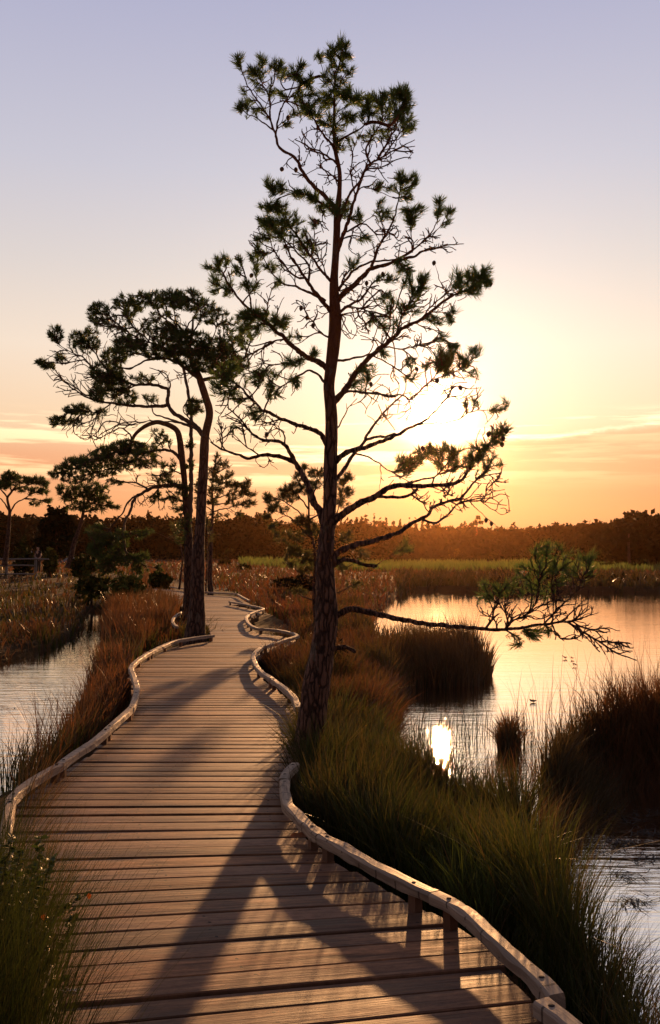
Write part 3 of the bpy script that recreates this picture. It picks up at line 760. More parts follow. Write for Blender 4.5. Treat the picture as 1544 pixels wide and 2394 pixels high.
# ------------------------------------------------------------------ the tall pine beside the walk
def main_pine():
    s = Skel(7.4, 21, 6.0)
    s.line([(716, 1850), (719, 1800), (725, 1702), (740, 1602), (754, 1527), (765, 1451), (764, 1376), (761, 1326), (765, 1250), (771, 1186), (773.5, 1082), (775, 978), (771, 926), (770, 898), (776, 850), (782, 790),
            (784, 750), (783, 716), (781, 660), (785, 600), (788, 540), (789, 500), (794, 448), (794, 400), (784, 350), (782, 300), (782, 249), (784, 190), (793, 155), (800, 121), (803, 98)], 40, 40, trunk=True)
    dia = [(1850, 78), (1800, 72), (1702, 66), (1602, 64), (1527, 55), (1451, 53), (1376, 46), (1326, 44), (1250, 37), (1186, 32), (1082, 31), (978, 29), (898, 26), (820, 29), (740, 29), (690, 24), (638, 18), (586, 17), (515, 17), (470, 14), (447, 11), (400, 10), (340, 9), (249, 6), (190, 4.5), (121, 3), (90, 2)]
    ys = np.array([d[0] for d in dia][::-1], float); ds = np.array([d[1] for d in dia][::-1], float)
    for i in range(len(s.p2)): s.rad[i] = float(np.interp(s.p2[i][1], ys, ds)) / 2 / F * s.dep[i]
    l = s.line
    # right side, from the lowest limb up
    l([(780, 1518), (800, 1511), (815, 1514), (831, 1525)], 15, 9, -.3)
    l([(786, 1440), (797, 1434), (821, 1424), (856, 1430), (906, 1441), (931, 1447), (999, 1459), (1050, 1464), (1114, 1470), (1178, 1473), (1217, 1467), (1275, 1460), (1326, 1454), (1345, 1468), (1371, 1481), (1403, 1501), (1441, 1526), (1489, 1544)], 18, 3, -.25)
    for q in ([(1180, 1472), (1188, 1462), (1204, 1449), (1239, 1433), (1258, 1417), (1294, 1404), (1330, 1393), (1348, 1382), (1358, 1359), (1374, 1334)], [(1270, 1460), (1278, 1452), (1300, 1424), (1297, 1395), (1296, 1356), (1313, 1324), (1323, 1300)],
              [(1162, 1472), (1156, 1449), (1127, 1433), (1114, 1414)], [(1185, 1470), (1188, 1452), (1175, 1424), (1162, 1395)], [(1239, 1433), (1252, 1410), (1258, 1385), (1262, 1340), (1251, 1308)], [(1300, 1424), (1330, 1400), (1340, 1370)],
              [(1326, 1454), (1360, 1445), (1400, 1432)], [(1340, 1462), (1385, 1472), (1420, 1468), (1450, 1475)], [(1403, 1501), (1430, 1500), (1470, 1502)], [(1290, 1459), (1310, 1490), (1350, 1493)], [(1220, 1467), (1235, 1478), (1250, 1483)]):
        l(q, 5.5, 2, s.r.uniform(-.6, .6))
    l([(784, 1320), (792, 1313), (816, 1307), (846, 1318), (881, 1323)], 14, 9, -.5)
    l([(866, 1335), (881, 1321), (906, 1306), (935, 1285), (964, 1263)], 3, 1.5, .4)
    l([(778, 1305), (790, 1292), (806, 1283), (831, 1273), (856, 1269), (894, 1259), (931, 1246), (964, 1223), (1002, 1203), (1014, 1184), (1052, 1170), (1075, 1167), (1108, 1129), (1140, 1094), (1152, 1068)], 18, 3, .35)
    l([(985, 1213), (1010, 1222), (1029, 1219), (1052, 1199), (1075, 1176), (1128, 1167), (1140, 1143), (1166, 1117), (1176, 1091)], 7, 2, .5)
    l([(1100, 1174), (1122, 1196), (1143, 1214), (1160, 1228)], 3, 1.5, -.3); l([(1122, 1169), (1149, 1190), (1175, 1202), (1195, 1193)], 3, 1.3, .4)
    l([(772, 1235), (786, 1215), (807, 1199), (842, 1176), (877, 1162), (912, 1140), (935, 1135), (976, 1136), (1011, 1136), (1052, 1132), (1081, 1120), (1099, 1094), (1116, 1062), (1149, 1032), (1166, 1018), (1186, 1001)], 23, 3.5, -.4)
    l([(912, 1141), (959, 1129), (988, 1120), (1017, 1114), (1040, 1091), (1061, 1062)], 8, 2.5, .5); l([(880, 1161), (935, 1162), (964, 1155), (976, 1143)], 9, 7, .3)
    l([(960, 1155), (982, 1170), (994, 1184), (1002, 1196)], 5, 3, -.5); l([(1011, 1130), (1023, 1111), (1067, 1097), (1090, 1078)], 5, 2, .6); l([(1000, 1136), (1040, 1150), (1062, 1160)], 4, 2, .5)
    l([(778, 1128), (790, 1115), (807, 1094), (827, 1062), (851, 1032), (859, 1015), (894, 968), (918, 945), (942, 923)], 13, 4, .6)
    l([(894, 968), (912, 988), (924, 1006)], 4, 2, .2); l([(829, 1060), (859, 1067), (892, 1088), (924, 1108), (948, 1121)], 5, 2.5, -.5); l([(890, 1088), (889, 1120), (888, 1152)], 3, 1.2, .1)
    l([(778, 1086), (790, 1074), (800, 1064), (818, 1054), (845, 1048), (877, 1038), (906, 1026), (935, 1012), (970, 994), (994, 983), (1023, 956), (1045, 930), (1060, 905)], 17, 3, -.2)
    l([(856, 1028), (880, 1022), (906, 1019), (925, 1013)], 8, 6, -.3); l([(970, 994), (1010, 990), (1060, 985), (1110, 960), (1165, 958)], 5, 2, .5)
    l([(779, 1010), (790, 998), (807, 971), (815, 953), (837, 941)], 5, 2, .3); l([(812, 960), (810, 943)], 3, 1.5)
    l([(774, 950), (788, 934), (812, 903), (838, 864), (864, 835), (895, 809), (921, 786), (942, 768), (983, 747), (1009, 729), (1033, 708), (1059, 690), (1098, 674), (1124, 651), (1137, 630)], 19, 3.5, .3)
    l([(884, 818), (905, 811), (937, 816), (973, 810), (1012, 796)], 5, 1.5, .5); l([(872, 832), (905, 848), (926, 861), (957, 885), (980, 910)], 5, 2, .6); l([(926, 782), (939, 747), (947, 726), (968, 695), (989, 659)], 6, 2, -.5); l([(985, 746), (1020, 705), (1066, 669)], 5, 2, -.4)
    l([(1010, 729), (1030, 730), (1058, 728)], 3, 1.5, .4); l([(1050, 693), (1030, 660), (1022, 632)], 4, 1.5, .5); l([(965, 755), (1010, 770), (1040, 788)], 3, 1.5, .4)
    l([(783, 844), (795, 842), (825, 838), (859, 830), (874, 827)], 8, 4, .2)
    l([(790, 930), (801, 921), (820, 915), (853, 918), (885, 919), (905, 927), (942, 924), (957, 934), (976, 918), (1005, 893), (1030, 860)], 8, 2, .4); l([(853, 918), (862, 890), (858, 870)], 4, 1.5, -.4); l([(957, 934), (960, 960), (950, 985)], 3, 1.5, .3); l([(1010, 890), (1060, 870), (1105, 840)], 4, 1.5, .5)
    l([(783, 742), (796, 730), (812, 716), (843, 700), (874, 661), (905, 653)], 10, 3, .7); l([(806, 717), (833, 718), (864, 731), (890, 755)], 5, 2, .8)
    l([(783, 712), (800, 690), (825, 669), (848, 646), (872, 627), (900, 621), (931, 609), (968, 599), (994, 586), (1046, 573), (1085, 570)], 18, 2, -.3)
    l([(790, 680), (800, 666), (830, 630), (867, 613), (918, 608), (948, 595)], 8, 4, .3); l([(868, 628), (878, 600), (884, 579), (904, 549), (921, 515), (931, 474), (938, 431)], 9, 2.5, .5); l([(948, 596), (985, 569), (1019, 525), (1028, 488)], 6, 2, .3); l([(904, 550), (894, 528), (884, 481)], 4, 1.5, .5); l([(965, 590), (961, 535), (958, 491)], 4, 1.5, -.4); l([(1005, 560), (1035, 520), (1048, 495)], 3, 1.5, .4)
    l([(789, 590), (799, 562), (813, 522), (830, 464), (843, 430), (855, 397), (868, 381), (898, 366), (934, 345), (970, 327)], 13, 2, .25); l([(793, 520), (806, 485), (818, 455), (839, 428), (852, 402)], 8, 6, .25)
    l([(866, 382), (857, 354), (868, 324), (895, 279), (892, 250)], 7, 2, .5); l([(884, 370), (907, 333), (925, 297), (940, 249), (949, 215)], 7, 2, -.3); l([(832, 455), (827, 443), (821, 398), (830, 339), (850, 300)], 5, 1.5, .6); l([(898, 365), (930, 320), (955, 280)], 5, 2, .3)
    l([(782, 352), (797, 327), (827, 309), (854, 291), (868, 268)], 8, 2.5, -.5); l([(836, 446), (850, 438), (880, 446), (918, 461)], 4, 1.5, .4); l([(812, 542), (840, 525), (867, 508), (887, 485)], 4, 1.5, .5); l([(784, 210), (803, 187), (819, 167)], 3, 1.5, .3); l([(783, 250), (800, 232), (815, 222)], 3, 1.5, -.3); l([(782, 300), (800, 275), (822, 268)], 4, 2, .4)
    # left side
    l([(762, 1240), (748, 1194), (734, 1173), (722, 1139), (709, 1113), (698, 1092), (688, 1079), (662, 1069), (626, 1063), (605, 1066), (584, 1071), (563, 1066), (537, 1057), (514, 1048), (493, 1033)], 24, 4, .2)
    l([(692, 1084), (677, 1056), (667, 1040), (646, 1030), (615, 1027), (597, 1019), (579, 1001), (558, 975), (532, 952)], 13, 3, -.4); l([(667, 1038), (664, 1014), (646, 996), (630, 975)], 5, 2, .5); l([(519, 1050), (516, 1030), (519, 1004)], 4, 1.5, .3); l([(607, 1064), (581, 1045), (573, 1025), (565, 1000)], 5, 2, .5); l([(500, 1040), (488, 1020), (484, 1000)], 3, 1.3, -.4)
    l([(625, 1064), (632, 1082), (650, 1098)], 2.5, 1, -.2)
    l([(766, 1044), (756, 1022), (750, 1014), (732, 1004), (701, 995), (667, 983), (636, 967), (612, 957), (592, 936), (575, 921), (556, 900), (535, 885), (522, 866)], 15, 3, -.5)
    l([(618, 960), (626, 937), (636, 911), (640, 885)], 6, 2, .5); l([(585, 930), (610, 895), (618, 868)], 5, 2, .5); l([(560, 905), (540, 915), (515, 910)], 4, 1.5, .5)
    l([(768, 902), (757, 893), (750, 882), (737, 872), (719, 868), (691, 882), (667, 898), (649, 911)], 8, 3, -.6)
    l([(775, 872), (763, 860), (740, 843), (717, 835), (699, 820), (678, 802), (652, 778), (626, 757), (600, 736), (574, 716), (548, 682), (532, 656), (517, 633), (486, 622)], 18, 2.5, .35)
    l([(722, 837), (691, 846), (652, 851), (615, 851), (585, 860)], 6, 2, -.5); l([(622, 750), (628, 705), (636, 677), (652, 659)], 4, 1.8, .4); l([(640, 766), (657, 710), (665, 695)], 4, 1.5, -.5); l([(588, 726), (584, 690), (577, 659), (564, 612)], 6, 2, -.3); l([(670, 790), (636, 801), (605, 820), (584, 830)], 6, 2, .6); l([(548, 682), (520, 672), (502, 652)], 4, 1.5, .4); l([(570, 705), (600, 660), (592, 605)], 4, 1.5, .6)
    l([(783, 795), (769, 788), (750, 778), (730, 783), (705, 800)], 7, 2, -.4); l([(755, 780), (743, 768), (724, 742), (704, 716), (692, 702)], 4, 1.3, -.5)
    l([(781, 735), (766, 718), (750, 697), (730, 674), (712, 646), (688, 612), (673, 586), (660, 545)], 14, 3, -.4); l([(760, 702), (730, 687), (696, 672), (660, 661), (631, 630), (613, 594)], 9, 2, .4); l([(715, 650), (691, 646), (660, 612), (639, 581), (628, 545)], 7, 2, .5); l([(722, 658), (722, 623), (688, 583), (654, 549), (641, 522)], 7, 2, -.6)
    l([(781, 665), (769, 652), (750, 630), (730, 604), (712, 576), (690, 545), (672, 515)], 9, 2.5, -.3); l([(728, 600), (735, 560), (735, 520)], 5, 2, -.5); l([(770, 655), (745, 600), (738, 570)], 4, 1.5, .3)
    l([(788, 505), (783, 495), (756, 478), (729, 461), (705, 451), (661, 441)], 10, 2, -.5); l([(690, 450), (650, 465), (642, 490)], 4, 2, .4); l([(665, 442), (641, 455), (637, 417)], 3, 1.5, -.3)
    l([(790, 505), (786, 488), (759, 458), (729, 430), (708, 403), (698, 378), (683, 364), (656, 345), (645, 318), (633, 279), (632, 219), (640, 190), (645, 157)], 14, 2.5, .3)
    l([(633, 281), (609, 246), (585, 210), (567, 171), (558, 142)], 6, 2, .4); l([(638, 303), (600, 276), (579, 267), (555, 248)], 5, 1.5, -.4); l([(645, 320), (650, 279), (660, 252), (677, 219), (695, 171), (704, 151)], 6, 2, -.4); l([(698, 378), (701, 351), (690, 335), (674, 324)], 3, 1.5, .4); l([(632, 230), (610, 190), (592, 160)], 4, 1.5, .5); l([(665, 240), (700, 205), (725, 180)], 4, 1.5, -.5); l([(650, 300), (672, 285), (690, 262)], 3, 1.2, .3)
    l([(792, 425), (767, 401), (740, 384)], 6, 2, .5); l([(789, 385), (779, 375), (749, 354), (725, 348), (708, 335)], 7, 2, -.4); l([(781, 348), (776, 336), (761, 321), (742, 292), (728, 267), (716, 237)], 8, 2.5, -.5); l([(781, 300), (749, 282), (731, 261)], 5, 2, .5); l([(782, 215), (776, 198), (758, 168), (749, 140)], 4, 1.5, .3); l([(783, 205), (778, 160), (774, 128)], 4, 1.5, -.3); l([(791, 160), (806, 140), (815, 128)], 3, 1.5, .3)
    fol = [(803, 105, 14, 14, 9), (749, 127, 9, 9, 5), (775, 122, 14, 16, 9), (812, 130, 13, 11, 7), (820, 166, 9, 6, 4), (790, 158, 18, 24, 11), (766, 180, 18, 18, 7), (752, 225, 40, 24, 20), (800, 205, 22, 18, 15), (820, 232, 22, 24, 12),
           (558, 140, 12, 14, 8), (590, 165, 18, 12, 11), (613, 140, 10, 9, 6), (648, 150, 15, 13, 11), (665, 170, 20, 13, 10), (692, 170, 13, 13, 7), (705, 150, 9, 9, 5), (710, 190, 17, 15, 10), (727, 178, 8, 8, 4), (640, 212, 11, 9, 5), (612, 190, 32, 26, 12), (560, 250, 10, 6, 6), (600, 258, 24, 10, 6), (563, 210, 6, 5, 2), (665, 220, 13, 8, 3), (672, 290, 10, 8, 4), (575, 240, 14, 6, 6),
           (715, 230, 24, 28, 16), (732, 255, 24, 18, 13), (700, 260, 18, 14, 8), (760, 280, 24, 14, 9), (790, 285, 24, 24, 12), (850, 232, 20, 16, 15), (880, 232, 24, 19, 20), (915, 226, 20, 19, 18), (943, 217, 16, 16, 15), (955, 242, 13, 20, 12), (930, 262, 28, 20, 22), (950, 282, 20, 28, 15), (963, 298, 10, 8, 6), (870, 266, 28, 18, 15), (822, 275, 20, 12, 9), (900, 300, 38, 26, 14), (845, 322, 28, 18, 8), (800, 332, 20, 20, 9),
           (640, 430, 17, 20, 15), (660, 440, 7, 6, 3), (703, 451, 24, 10, 15), (735, 462, 14, 8, 8), (785, 482, 42, 20, 28), (830, 500, 18, 18, 10), (632, 482, 23, 14, 15), (660, 487, 20, 18, 13), (620, 515, 17, 15, 15), (655, 527, 24, 20, 14), (690, 512, 20, 18, 8), (735, 517, 12, 9, 6), (640, 547, 28, 18, 12), (602, 560, 7, 6, 4), (602, 578, 6, 6, 3), (690, 560, 38, 28, 12), (720, 582, 28, 18, 7), (612, 592, 10, 6, 4),
           (882, 433, 12, 9, 6), (940, 414, 18, 13, 13), (968, 418, 11, 11, 8), (955, 450, 17, 17, 11), (920, 435, 11, 9, 5), (900, 500, 18, 14, 8), (955, 495, 15, 13, 9), (985, 490, 9, 9, 5), (965, 517, 11, 9, 5), (1027, 471, 11, 10, 6), (1022, 496, 13, 11, 8), (1052, 490, 9, 9, 5), (1045, 516, 9, 8, 4), (890, 470, 14, 10, 4), (856, 562, 11, 9, 4), (830, 612, 14, 12, 5), (945, 622, 17, 18, 10), (960, 642, 9, 22, 8), (900, 650, 24, 9, 9), (940, 654, 14, 7, 5),
           (1065, 640, 11, 9, 4), (1086, 662, 23, 20, 24), (1105, 637, 14, 13, 12), (1132, 640, 16, 18, 16), (1140, 657, 10, 9, 7), (1115, 680, 18, 13, 13), (990, 652, 14, 13, 9), (980, 680, 18, 14, 8), (900, 690, 14, 14, 6), (920, 712, 24, 18, 9), (955, 722, 28, 18, 9), (1060, 726, 9, 8, 4), (1050, 750, 10, 14, 6), (1040, 790, 9, 7, 4), (1015, 747, 23, 13, 9), (870, 747, 18, 13, 5), (910, 757, 24, 16, 9),
           (1062, 815, 14, 13, 13), (1035, 835, 26, 20, 26), (1040, 860, 20, 16, 14), (1080, 838, 16, 12, 8), (1000, 852, 14, 12, 6), (1112, 822, 13, 12, 8), (1085, 850, 13, 12, 5), (960, 847, 14, 12, 7), (898, 825, 11, 8, 5), (965, 880, 12, 10, 4), (1108, 872, 8, 8, 3), (1100, 940, 18, 11, 6), (1182, 942, 8, 7, 4), (1166, 958, 13, 9, 5), (855, 870, 20, 24, 14), (835, 900, 14, 12, 6),
           (487, 622, 8, 8, 4), (520, 606, 16, 13, 13), (560, 602, 11, 10, 5), (595, 598, 14, 9, 8), (510, 632, 11, 11, 5), (500, 656, 11, 13, 7), (498, 680, 7, 6, 4), (530, 667, 14, 13, 6), (550, 632, 11, 10, 5), (580, 667, 24, 14, 11), (605, 627, 14, 8, 5), (640, 622, 18, 8, 6), (650, 656, 9, 8, 4), (525, 682, 9, 8, 4), (600, 735, 38, 11, 24), (575, 745, 24, 14, 12), (650, 745, 23, 9, 13), (665, 760, 14, 9, 7), (690, 785, 13, 9, 4), (610, 770, 42, 18, 14), (565, 782, 28, 18, 10), (680, 845, 33, 11, 13), (735, 826, 8, 8, 5),
           (590, 880, 24, 14, 9), (635, 886, 14, 18, 9), (690, 895, 14, 14, 8), (535, 890, 24, 14, 9), (500, 900, 13, 11, 5), (640, 920, 11, 11, 6), (560, 930, 24, 18, 7), (530, 920, 18, 16, 6), (520, 870, 24, 14, 9), (610, 870, 18, 14, 5), (545, 850, 18, 12, 7), (600, 980, 13, 10, 4), (590, 960, 13, 10, 4), (548, 1000, 9, 8, 3),
           (955, 1085, 26, 22, 20), (985, 1062, 16, 14, 10), (1030, 1060, 38, 28, 30), (1080, 1075, 32, 26, 20), (1120, 1055, 28, 22, 16), (1166, 1020, 18, 23, 11), (1150, 1082, 23, 26, 8), (1180, 1000, 8, 10, 4), (1130, 1090, 18, 20, 5),
           (1290, 1302, 56, 34, 20), (1365, 1322, 30, 34, 12), (1235, 1338, 40, 30, 11), (1160, 1370, 48, 14, 9), (1255, 1378, 36, 24, 7), (1310, 1340, 30, 26, 7), (1130, 1395, 18, 8, 5), (1248, 1482, 22, 14, 10), (1285, 1478, 9, 7, 4), (1205, 1500, 20, 16, 6), (845, 1310, 10, 8, 2), (945, 1285, 20, 20, 5)]
    bare = [(630, 560, 50, 40, 30), (700, 600, 60, 50, 40), (740, 560, 35, 70, 30), (830, 730, 50, 70, 36), (895, 760, 70, 50, 55), (985, 785, 55, 28, 26), (870, 895, 70, 45, 24), (900, 955, 50, 40, 14), (1100, 1130, 70, 55, 60), (1050, 1180, 50, 28, 26), (1000, 1160, 40, 30, 16), (600, 1000, 70, 45, 40), (550, 950, 50, 50, 34), (520, 1010, 30, 40, 14), (640, 830, 70, 36, 26), (880, 560, 70, 50, 36), (960, 560, 80, 36, 30), (1030, 570, 48, 24, 16),
            (880, 400, 60, 40, 30), (740, 340, 55, 55, 40), (900, 330, 60, 40, 40), (955, 350, 22, 24, 10), (820, 380, 40, 50, 20), (540, 640, 36, 50, 16), (620, 690, 40, 40, 14), (710, 740, 45, 40, 20), (1020, 690, 60, 40, 36), (960, 700, 50, 40, 24), (1000, 870, 90, 60, 50), (1090, 900, 45, 60, 22), (940, 950, 40, 40, 12), (1150, 1000, 30, 40, 14), (620, 220, 60, 50, 22), (690, 260, 30, 40, 10), (790, 220, 30, 60, 14), (690, 400, 30, 40, 10), (760, 410, 40, 40, 16),
            (1160, 1425, 42, 30, 24), (1235, 1425, 60, 30, 34), (1330, 1425, 60, 30, 36), (1385, 1480, 48, 26, 26), (1440, 1515, 44, 20, 26), (1320, 1485, 50, 14, 12), (1290, 1340, 70, 50, 22), (1365, 1350, 30, 34, 10), (560, 860, 60, 50, 26), (650, 900, 50, 40, 14), (1170, 1150, 28, 50, 14), (830, 660, 40, 40, 16), (860, 690, 40, 30, 14), (930, 1130, 40, 26, 8), (860, 1175, 30, 12, 4), (620, 1080, 30, 14, 4), (700, 1000, 30, 16, 5)]
    s.grow(dens(fol, 1.45) + [b[:4] + (int(b[4] * 2.4), 0) for b in bare], bf=.1, rtip=.0034, seg=.045, power=.3, up=.1)
    cones = [(706, 718), (719, 740), (732, 759), (1137, 1214), (1149, 1222), (625, 1014), (1016, 613), (895, 639), (1144, 1013), (1183, 1005), (1175, 1022), (1173, 1037), (1022, 888), (973, 861), (868, 896), (1122, 668), (1148, 662), (590, 643), (660, 395), (675, 273), (735, 516), (858, 660), (1075, 905), (987, 1046), (692, 395)]
    root = build_tree('leaning_pine', 'tall leaning pine with a bare crooked trunk rooted tight against the boardwalk kerb', s, -.22, (M['bark'], M['bark'], M['needle']),
                      dict(n=34, length=.058, width=.0042, back=.07, open_=.72), flare=.3, rough=.085, cones=cones, trunk_sides=34)
main_pine()
# ------------------------------------------------------------------ pines further along the walk

def old_pine_a():
    s = Skel(17.5, 31, 5.0)
    s.line([(455, 1508), (457, 1480), (461, 1420), (464, 1300), (468, 1240), (476, 1100), (479, 1030), (484, 1000), (490, 972), (488, 950), (479, 922), (470, 893), (462, 870), (450, 850), (444, 815), (450, 780), (452, 740)], 40, 10, trunk=True)
    ys = np.array([740, 815, 870, 893, 930, 975, 1040, 1250, 1300, 1420, 1480, 1508.]); ds = np.array([4, 8, 13, 17, 18, 18, 21, 24, 29, 36, 46, 52.])
    for i in range(len(s.p2)): s.rad[i] = float(np.interp(s.p2[i][1], ys, ds)) / 2 / F * s.dep[i]
    l = s.line
    l([(470, 893), (479, 887), (500, 884), (516, 882), (542, 872), (568, 842), (580, 815)], 11, 4, .2); l([(540, 873), (555, 860), (575, 856)], 5, 2, .4); l([(505, 883), (520, 850), (520, 810), (515, 780)], 7, 2, -.5); l([(545, 868), (548, 830), (540, 790)], 5, 2, .4)
    l([(466, 885), (453, 875), (420, 849), (405, 827), (420, 798), (413, 760), (405, 712)], 12, 3, -.4); l([(420, 850), (385, 838), (346, 842), (324, 850), (305, 862), (272, 857)], 8, 3, .3); l([(408, 828), (380, 810), (350, 800), (320, 790)], 6, 2, -.5); l([(414, 770), (380, 740), (350, 700), (330, 690)], 5, 2, .4); l([(418, 800), (440, 760), (470, 720), (490, 700)], 5, 2, .5); l([(350, 800), (310, 760), (290, 720)], 4, 1.5, .4); l([(320, 790), (280, 760), (240, 725)], 4, 1.5, -.4); l([(405, 715), (400, 690), (395, 675)], 3, 1.5); l([(450, 780), (470, 740), (450, 690)], 5, 2, -.5); l([(452, 820), (490, 800), (510, 760)], 6, 2, .6)
    l([(480, 1035), (474, 1018), (453, 992), (420, 975), (405, 964), (392, 938), (394, 912), (365, 901), (340, 899), (309, 898), (272, 879), (240, 850), (215, 815), (190, 790)], 15, 2.5, .3)
    l([(394, 915), (398, 895), (380, 870), (350, 860)], 5, 2, .6); l([(309, 898), (290, 920), (262, 930)], 5, 2, .4); l([(272, 879), (230, 870), (200, 840), (150, 815), (128, 790)], 5, 1.8, -.3); l([(200, 840), (150, 848), (100, 846)], 4, 1.5, .2)
    l([(392, 945), (383, 949), (340, 950), (309, 949), (257, 942), (217, 935), (180, 915), (161, 901), (140, 880), (124, 857)], 10, 2.5, -.3); l([(260, 943), (230, 962), (190, 958), (165, 958)], 4, 1.5, .4)
    l([(470, 1010), (450, 998), (415, 985), (383, 975), (361, 968), (355, 950)], 9, 3, .4)
    l([(440, 995), (400, 985), (350, 985), (310, 992)], 5, 2, -.5); l([(453, 990), (430, 960), (440, 930)], 4, 2, .3)
    fol = [(232, 733, 23, 26, 40), (295, 713, 28, 24, 45), (330, 705, 20, 20, 30), (390, 700, 44, 21, 84), (440, 702, 34, 21, 60), (480, 727, 28, 24, 34), (510, 742, 23, 18, 28), (130, 780, 14, 18, 24), (180, 790, 18, 13, 22), (215, 792, 18, 28, 28), (95, 847, 9, 7, 12), (112, 854, 14, 8, 16), (142, 836, 10, 8, 10), (200, 808, 33, 15, 22), (305, 806, 34, 20, 80), (270, 832, 28, 18, 50), (250, 870, 36, 24, 84), (260, 897, 36, 26, 100), (230, 922, 18, 14, 36), (290, 927, 28, 17, 44),
           (400, 790, 38, 24, 90), (450, 802, 43, 27, 120), (500, 815, 34, 24, 80), (420, 832, 48, 17, 64), (480, 852, 38, 17, 64), (530, 862, 34, 18, 56), (560, 846, 24, 17, 30), (360, 820, 28, 14, 40), (540, 790, 28, 42, 46), (520, 830, 30, 20, 40), (575, 800, 14, 30, 16), (180, 957, 27, 11, 40), (135, 984, 18, 11, 26), (175, 987, 18, 8, 12), (230, 966, 18, 9, 12), (450, 950, 13, 17, 30), (470, 948, 11, 14, 12), (335, 882, 24, 9, 16), (350, 930, 18, 8, 8), (300, 760, 50, 28, 30), (380, 755, 40, 25, 40)]
    bare = [(300, 770, 60, 40, 50), (380, 760, 60, 40, 40), (160, 850, 60, 50, 50), (170, 900, 50, 30, 24), (260, 980, 90, 25, 34), (200, 1010, 60, 24, 24), (250, 780, 50, 50, 30), (400, 880, 60, 20, 20), (520, 900, 30, 20, 10)]
    s.grow([(b[0], b[1], b[2] * 1.15, b[3] * 1.15, b[4]) for b in dens(fol, 1.9)] + [b[:4] + (int(b[4] * 2), 0) for b in bare], bf=.1, rtip=.0072, seg=.11, power=.3)
    build_tree('old_pine', 'broad old pine with a thick straight trunk and flat spreading crown left of the walk', s, -.2, (M['bark_old'], M['twig'], M['needle_old']),
               dict(n=24, length=.078, width=.0095, back=.07, open_=.95), twig_sides=3, rough=.06, flare=.15, up=.55, extra_back=0)

